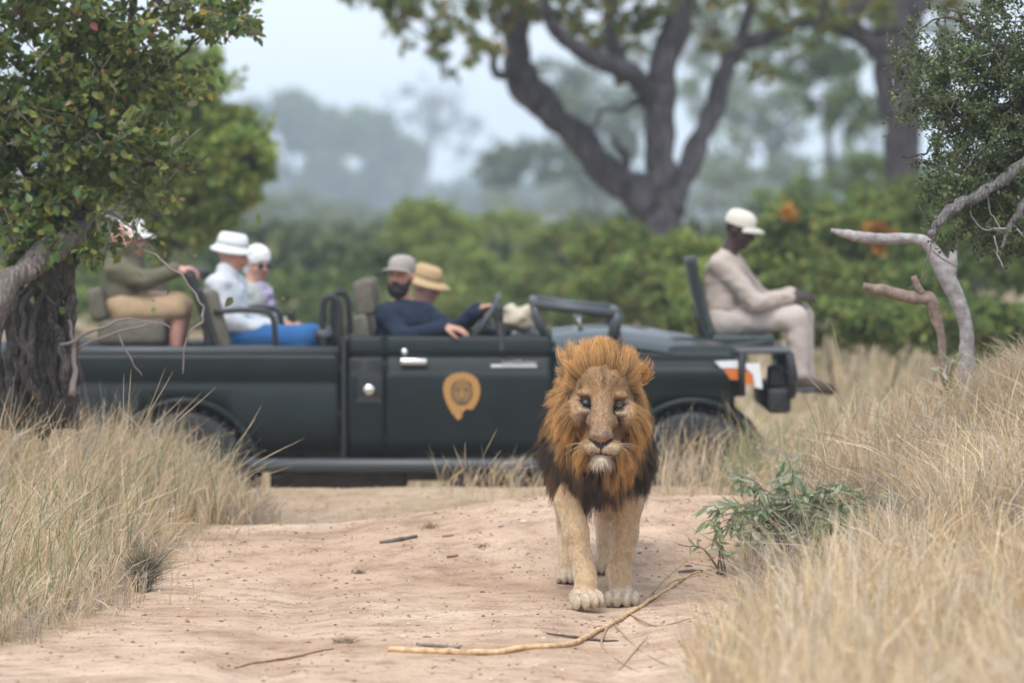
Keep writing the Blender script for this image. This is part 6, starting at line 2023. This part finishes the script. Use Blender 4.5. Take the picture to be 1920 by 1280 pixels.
G1 = [(.145, .21, .055), (.185, .25, .07), (.10, .155, .045), (.24, .285, .08)]
G2 = [(.075, .11, .05), (.095, .13, .055), (.06, .09, .045)]
G3 = [(.18, .21, .085), (.22, .245, .11), (.15, .175, .08)]
GO = G1 + [(.28, .25, .07)]
GB = [(.19, .275, .06), (.24, .32, .08), (.14, .21, .055), (.31, .36, .095), (.35, .34, .095)]
# tree behind the leafy one
bush("bright green rounded tree standing behind the truck's rear seats", [(330, 200, 42, 110, 110, 2.0), (420, 270, 42, 90, 80, 1.6), (460, 300, 41.5, 62, 60, 1.3), (300, 330, 42, 130, 90, 1.8), (390, 370, 42, 90, 70, 1.3), (210, 240, 42.5, 130, 140, 2), (350, 120, 42.5, 60, 60, .7), (340, 440, 42, 80, 50, .7), (90, 280, 43, 150, 160, 2)],
     .075, 60, GB, 201, name="green_tree", cat="tree", trunk=[[(300, 640, 42, 34), (300, 480, 42, 28), (320, 330, 42, 20), (350, 220, 42, 12)], [(300, 500, 42, 18), (400, 340, 42, 14), (450, 300, 42, 8)], [(300, 480, 42, 18), (200, 300, 42, 12)]])
# hazy far trees
def far_blobs(spec, Y, seed):
    rg = np.random.default_rng(seed); out = []
    for cx, cy, rx, ry, n in spec:
        for _ in range(n):
            a, q = rg.uniform(0, 6.28), rg.uniform(.2, 1) ** .5
            out.append((cx + math.cos(a) * q * rx, cy + math.sin(a) * q * ry, Y + rg.normal(0, 4), rg.uniform(20, 38), rg.uniform(15, 27), rg.uniform(.4, .9)))
    return out
bush("tall rounded tree fading into haze, left of the bare treetop", far_blobs([(530, 220, 70, 34, 12), (470, 280, 50, 60, 10), (560, 290, 60, 40, 9), (640, 250, 40, 40, 5)], 660, 4), 1.1, 34, G1, 202, name="far_tree", cat="tree", group="hazy trees on the skyline", trunk=[[(550, 400, 660, 12), (548, 330, 660, 10), (540, 260, 660, 6)]])
bush("lower broad tree fading into haze beside the tall rounded one", far_blobs([(690, 260, 55, 40, 9), (740, 310, 45, 40, 8), (650, 345, 60, 18, 6)], 690, 6), 1.1, 34, G1, 203, name="far_tree", cat="tree", group="hazy trees on the skyline", trunk=[[(700, 400, 690, 12), (695, 340, 690, 9), (690, 280, 690, 6)]])
def bare_tree():
    g0 = P(800, 400, 740); g0[2] = 0
    root = thing("far_tree", g0, "faint bare-branched tree fading into haze beyond the open sky gap", "tree", "hazy trees on the skyline")
    rg = np.random.default_rng(5); mb = MB()
    def rec(p0, d, L, r, lv):
        q = p0 + d * L; mb.tube(spline([p0, (p0 + q) / 2 + rg.normal(0, L * .06, 3), q], 3), np.linspace(r, r * .65, 7), 5, (.16, .15, .15))
        if lv == 0: return
        for _ in range(3): rec(q, nrm(d + rg.normal(0, .45, 3) * np.array([1, 1, .8]) + np.array([0, 0, .15])), L * rg.uniform(.6, .8), r * .6, lv - 1)
    rec(g0, np.array([0, 0, 1.0]), 7.4, .62, 5)
    link("trunk", mb, M['bark'], root)
    m2 = MB(); blob_crown(m2, [(790, 190, 740, 60, 60, .3), (850, 220, 740, 60, 50, .3), (880, 260, 740, 60, 40, .4), (900, 300, 735, 80, 30, .5)], rg, .85, 22, G2, 5)
    link("crown", m2, M['far_leaf'], root, kind="stuff")
bare_tree()
# far woodland line
rg_ = np.random.default_rng(66); mb = MB()
bl = [(px, 372 + rg_.normal(0, 8), 900 + rg_.normal(0, 20), 70, 26, .7) for px in range(-500, 2500, 55)]
bl += [(px, 388 + rg_.normal(0, 5), 800 + rg_.normal(0, 15), 80, 24, .7) for px in range(-500, 2500, 65)]
blob_crown(mb, bl, rg_, 2.6, 20, G2, 6)
link("far_woodland", mb, M['far_leaf'], label="hazy low woodland along the skyline", cat="woodland", kind="stuff")
rg_ = np.random.default_rng(67); mb = MB()
bl = [(px, 462 + rg_.normal(0, 7), 100 + rg_.normal(0, 6), 60, 40 + rg_.normal(0, 6), .8) for px in range(-700, 2700, 48)]
bl += [(px, 500 + rg_.normal(0, 6), 82 + rg_.normal(0, 4), 60, 40, .8) for px in range(-700, 2700, 60)]
blob_crown(mb, bl, rg_, .22, 24, G3 + G2, 6)
link("scrub_belt", mb, M['far_leaf'], label="continuous belt of pale scrub closing off the veld behind the bushes", cat="scrub", kind="stuff")
# middle-distance thickets
bush("pale yellow-green flat thicket in light haze behind the seats", [(560, 400, 247.225, 120, 38, 1.8), (660, 420, 242.73, 90, 36, 1.4), (480, 420, 242.73, 70, 40, 1.2), (600, 450, 233.74, 130, 40, 1.5)], .17, 70, G3, 210, name="thicket", cat="bush", group="bushes in the middle distance")
bush("dim blue-green thicket behind the white-hatted passenger", [(560, 510, 97.5, 90, 50, 1.4), (650, 540, 93.6, 80, 55, 1.2), (480, 560, 91, 70, 60, 1.2), (600, 580, 88.4, 110, 50, 1.4)], .11, 55, G2, 211, name="thicket", cat="bush", group="bushes in the middle distance", sub=4)
bush("bright green bush behind the bearded driver", [(810, 440, 72.8, 90, 60, 2), (760, 740, 71.5, 70, 70, 1.4), (860, 510, 71.5, 90, 60, 1.8), (830, 580, 70.2, 110, 60, 1.6), (780, 410, 74.1, 50, 35, .8), (920, 550, 71.5, 60, 60, 1.2)], .075, 80, GB, 212, name="bush", group="bushes in the middle distance")
bush("green bush with yellow tops behind the folded windscreen", [(960, 440, 80.6, 65, 45, 1.4), (1010, 480, 78, 70, 60, 1.5), (1080, 740, 75.4, 70, 60, 1.5), (980, 560, 74.1, 90, 60, 1.4), (930, 420, 81.9, 30, 25, .5), (1070, 580, 72.8, 90, 50, 1.2)], .075, 75, GB, 213, name="bush", group="bushes in the middle distance")
bush("olive bush at the foot of the big forked tree", [(1150, 470, 48.2258, 80, 50, 1.6), (1220, 500, 47.2613, 70, 50, 1.4), (1180, 550, 46.2968, 110, 60, 1.7), (1270, 560, 45.3323, 60, 50, 1.1)], .07, 60, GO, 214, name="bush", group="bushes in the middle distance")
bush("leafy bush behind the tracker's seat", [(1310, 480, 45.3323, 70, 50, 1.4), (1350, 550, 43.4032, 90, 60, 1.5), (1420, 500, 44.3677, 70, 60, 1.4)], .07, 60, GB, 215, name="bush", group="bushes in the middle distance")

ob_ = bush("bush with orange autumn leaves beyond the tracker", [(1500, 440, 44.3677, 80, 70, 1.6), (1590, 470, 43.4032, 80, 60, 1.5), (1660, 450, 43.4032, 80, 60, 1.4), (1540, 540, 43, 110, 60, 1.6), (1660, 550, 42, 100, 60, 1.4)], .07, 60, GO, 216, name="bush", group="bushes in the middle distance")
mb = MB(); blob_crown(mb, [(1640, 432, 43, 14, 8, .5), (1690, 440, 43, 18, 12, .5), (1655, 462, 43, 10, 7, .4), (1725, 462, 43, 10, 6, .3), (1480, 400, 44, 8, 6, .2)], np.random.default_rng(4), .07, 26, [(.52, .24, .05), (.56, .32, .07), (.45, .20, .05)], 4)
link("autumn_leaves", mb, M['far_leaf'], ob_, kind="stuff")
bush("shaded green bush behind the dead limbs", [(1760, 450, 42.4387, 80, 90, 1.6), (1840, 740, 43, 90, 80, 1.6), (1740, 560, 41, 90, 60, 1.4), (1900, 430, 42.4387, 80, 120, 1.6), (1850, 610, 40, 100, 50, 1.2)], .07, 60, G1, 217, name="bush", group="bushes in the middle distance")
bush("taller green bush between the big trees' trunks", [(1560, 370, 91, 90, 50, 1.4), (1640, 340, 91, 70, 60, 1.3), (1470, 390, 91, 70, 40, 1)], .10, 55, G1, 218, name="bush", group="bushes in the middle distance")
bush("low shrubs and herbs behind the lower-left passengers", [(60, 560, 62.4, 160, 90, 1.8), (250, 560, 61.1, 130, 80, 1.5), (400, 570, 65, 80, 60, 1.0)], .08, 55, G1, 219, name="bush", group="bushes in the middle distance")
bush("mid-green scrub beyond the truck's tub", [(470, 740, 66, 80, 60, 1.4), (560, 560, 64, 90, 60, 1.4), (650, 570, 63, 80, 60, 1.3), (700, 510, 66, 60, 50, 1.0), (620, 600, 60, 120, 50, 1.2)], .085, 60, G1 + G2, 223, name="bush", group="bushes in the middle distance")
bush("olive scrub beyond the truck's bonnet", [(920, 740, 66, 80, 60, 1.3), (1000, 560, 62, 90, 60, 1.3), (1100, 570, 60, 90, 60, 1.3), (900, 590, 60, 90, 50, 1.2), (1060, 470, 68, 80, 50, 1.2)], .085, 60, GO, 224, name="bush", group="bushes in the middle distance")
bush("tangled scrub filling the gap under the massive tree", [(1640, 430, 50, 90, 70, 1.5), (1720, 400, 50, 80, 80, 1.4), (1500, 740, 48, 90, 60, 1.3), (1800, 400, 50, 90, 90, 1.4), (1440, 560, 47, 80, 50, 1.2), (1700, 510, 48, 110, 60, 1.4)], .075, 60, GO + G1, 225, name="bush", group="bushes in the middle distance")
bush("low green scrub in the grass beyond the tracker", [(1440, 600, 39, 90, 40, 1.2), (1550, 600, 38, 110, 44, 1.4), (1670, 605, 38, 110, 44, 1.4), (1790, 615, 37, 110, 44, 1.4), (1320, 600, 39.5, 90, 40, 1.2), (1900, 610, 37, 90, 50, 1.2)], .06, 60, GO + G1, 228, name="bush", group="bushes in the middle distance")
# loose trees with sky gaps behind the big forked tree
bush("loose-crowned hazy tree with sky gaps behind the forked trunk", [(1100, 180, 280.938, 90, 70, 1.0), (1180, 120, 280.938, 90, 80, .9), (1030, 740, 274.195, 60, 50, .6), (960, 310, 269.7, 60, 30, .6), (1390, 130, 292.175, 90, 90, .8), (1450, 250, 287.68, 90, 70, .7), (1340, 60, 292.175, 100, 60, .8)], 0.28, 40, G3 + G2, 220, name="loose_tree", cat="tree", sub=5, trunk=[[(1120, 400, 280.938, 22), (1120, 300, 280.938, 18), (1110, 200, 280.938, 12)]])
bush("pale speckled hazy tree filling the gap right of the fork", [(1330, 180, 261, 60, 60, .8), (1400, 60, 263.9, 80, 60, 1.0), (1420, 190, 261, 80, 70, .9), (1500, 330, 258.1, 90, 50, .9), (1600, 340, 258.1, 90, 50, .9), (1360, 300, 258.1, 70, 60, .9), (1470, 220, 261, 60, 60, .6), (1640, 260, 258.1, 60, 70, .7), (1300, 60, 263.9, 60, 60, .7)], 0.36, 30, G3 + G1, 226, name="loose_tree", cat="tree", sub=6, trunk=[[(1440, 420, 261, 12), (1440, 300, 261, 9), (1420, 180, 261, 6)]])
bush("soft green hazy tree seen through the fork", [(1040, 150, 246.5, 70, 50, .9), (1100, 230, 243.6, 80, 60, 1.1), (1010, 300, 243.6, 80, 40, 1.0), (1130, 320, 240.7, 80, 50, 1.0), (1180, 240, 243.6, 60, 70, .8), (940, 320, 246.5, 50, 30, .7)], 0.34, 36, G3 + G2, 227, name="loose_tree", cat="tree", sub=6, trunk=[[(1090, 420, 246.5, 12), (1090, 300, 246.5, 9), (1080, 200, 246.5, 6)]])
bush("dense green crown hanging beyond the tracker's head", [(1545, 150, 110.5, 75, 70, 1.6), (1600, 210, 109.2, 60, 50, 1.0), (1480, 100, 111.8, 70, 60, .9), (1570, 80, 111.8, 70, 60, 1.0), (1520, 740, 109.2, 60, 40, .6)], .13, 50, G2 + G1, 221, name="loose_tree", cat="tree", trunk=[[(1560, 420, 110.5, 18), (1555, 300, 110.5, 15), (1545, 180, 110.5, 10)]])
bush("pale hazy shrubs under the forked tree", [(1000, 370, 292.175, 90, 40, 1.0), (1110, 390, 280.938, 100, 40, 1.1), (1330, 360, 247.225, 90, 70, 1.0), (1420, 400, 235.987, 90, 50, 1.0), (890, 390, 314.65, 80, 30, .8)], .2, 50, G3, 222, name="thicket", cat="bush", group="bushes in the middle distance")

# ---- big forked tree
def big_tree(label, limbs, foliage, seed, base, thick=.86):
    rng = np.random.default_rng(seed)
    g0 = P(*base); g0[2] = float(gz(g0[0], base[2]))
    root = thing("big_tree", g0, label, "tree")
    bark = (.115, .104, .112)
    mb = MB()
    for k, t in enumerate(limbs):
        if t[-1][1] < 1:      # limbs that leave the picture go on and taper out
            (xa, ya, Ya, da), (xb, yb, Yb_, db) = t[-2], t[-1]
            t = t + [(xb + (xb - xa) * 1.0 + rng.normal(0, 25), yb - 110, Yb_, db * .62), (xb + (xb - xa) * 1.5 + rng.normal(0, 50), yb - 220, Yb_, db * .34), (xb + (xb - xa) * 1.8 + rng.normal(0, 60), yb - 310, Yb_, 4)]
            foliage = foliage + [(t[-1][0], t[-1][1], Yb_, 110, 80, 1.0), (t[-2][0] + rng.normal(0, 60), t[-2][1], Yb_, 120, 80, .9)]
        pr = limb_px(t, 7, .06, seed + k); pr[:, 3] *= thick
        if k < 2: branches(mb, pr, 14, bark)
        else:
            m3 = MB(); branches(m3, pr, 10, bark); link("limb", m3, M['big_bark'], root)
    link("trunk", mb, M['big_bark'], root)
    m2 = MB(); tw = MB(); blob_crown(m2, foliage, rng, .085, 34, GO + [(.34, .24, .05)], 5, tw); link("crown", m2, M['far_leaf'], root, kind="stuff"); link("fine_twigs", tw, M['twig'], root, kind="stuff")
Yb = 52
big_tree("big dark forked tree with spreading limbs behind the truck's bonnet", [
    [(1245, 620, Yb, 120), (1245, 520, Yb, 100), (1240, 440, Yb, 84), (1212, 385, Yb, 74), (1170, 345, Yb, 70), (1120, 300, Yb, 66), (1060, 235, Yb, 66), (1005, 180, Yb, 70), (975, 130, Yb, 66), (968, 70, Yb, 58), (975, 0, Yb, 56), (960, -120, Yb, 44)],
    [(1248, 600, Yb, 110), (1250, 480, Yb, 84), (1246, 400, Yb, 70), (1236, 330, Yb, 66), (1238, 240, Yb, 66), (1240, 170, Yb, 66), (1252, 90, Yb, 66), (1275, 0, Yb, 60), (1290, -120, Yb, 44)],
    [(1222, 190, Yb, 50), (1185, 140, Yb - .5, 44), (1120, 110, Yb - 1, 40), (1065, 80, Yb - 1.4, 34), (1035, 40, Yb - 1.6, 28), (1015, -40, Yb - 2, 22)],
    [(1170, 150, Yb - .3, 40), (1150, 80, Yb - .3, 34), (1140, 0, Yb - .3, 30), (1120, -80, Yb, 24)],
    [(1252, 400, Yb, 60), (1290, 310, Yb + .3, 52), (1330, 225, Yb + .5, 44), (1358, 140, Yb + .8, 38), (1385, 90, Yb + 1, 34), (1470, 55, Yb + 1, 30), (1540, 30, Yb + 1, 26), (1620, 0, Yb + 1, 20)],
    [(1360, 140, Yb + .8, 28), (1400, 40, Yb + 1, 26), (1420, -60, Yb + 1, 22)],
    [(960, 140, Yb, 26), (935, 138, Yb - .4, 22), (920, 105, Yb - .6, 16), (900, 72, Yb - .7, 14), (884, 50, Yb - .8, 10)],
    [(1172, 350, Yb - .2, 24), (1172, 300, Yb - .3, 22), (1160, 275, Yb - .4, 14), (1150, 258, Yb - .4, 8)],
    [(1236, 160, Yb, 20), (1170, 205, Yb - .3, 12), (1130, 210, Yb - .3, 9), (1105, 250, Yb - .3, 7)]],
    [(760, 10, 51, 60, 30, .5), (800, 40, 51, 80, 60, .5), (830, 110, 51, 50, 70, .25), (950, 20, 51, 70, 40, .8), (1080, 20, 51, 60, 50, .7), (1150, 60, 52, 70, 60, .6), (1010, -60, 51, 200, 50, 1.6), (1300, -40, 52, 220, 60, 1.6), (1340, 40, 53, 70, 60, .4), (1490, 20, 53, 80, 40, .6), (1420, 110, 53, 60, 50, .25), (900, 90, 50.5, 40, 50, .25), (700, -10, 51, 60, 30, .4), (1190, 20, 52, 60, 50, .5)], 301, (1245, 620, Yb))
Yc = 56
big_tree("massive dark-trunked tree standing right of the forked one", [
    [(1690, 640, Yc, 130), (1690, 450, Yc, 104), (1695, 330, Yc, 92), (1690, 240, Yc, 92), (1680, 150, Yc, 98), (1678, 80, Yc, 104), (1680, 0, Yc, 100), (1690, -120, Yc, 80)],
    [(1672, 120, Yc, 60), (1620, 70, Yc, 52), (1570, 40, Yc, 44), (1520, 10, Yc, 36), (1450, -60, Yc, 28)],
    [(1700, 60, Yc, 60), (1730, -30, Yc, 50), (1790, -120, Yc, 36)]],
    [(1600, -20, 56, 120, 50, 1.0), (1740, 30, 57, 70, 60, .5), (1780, -30, 57, 120, 50, 1.0), (1540, 60, 56, 50, 40, .3), (1630, 20, 55, 60, 30, .4), (1750, 130, 58, 50, 70, .3)], 302, (1690, 640, Yc), .76)

# ------------------------------------------------------------------ hazy air
hz = bpy.data.materials.new("hazy_air"); hz.use_nodes = True
hn = hz.node_tree; hn.nodes.remove(hn.nodes["Principled BSDF"])
pv = hn.nodes.new("ShaderNodeVolumePrincipled")
pv.inputs["Color"].default_value = (.72, .86, 1.0, 1)
pv.inputs["Density"].default_value = 0.00085
pv.inputs["Anisotropy"].default_value = 0.15
hn.links.new(pv.outputs[0], hn.nodes["Material Output"].inputs["Volume"])
mb = MB(); mb.box((-1000, -90, -1.6), (1000, 1420, 31.0))
link("haze", mb, hz, smooth=False, label="thin bluish haze filling the air over the veld", cat="haze", kind="stuff")
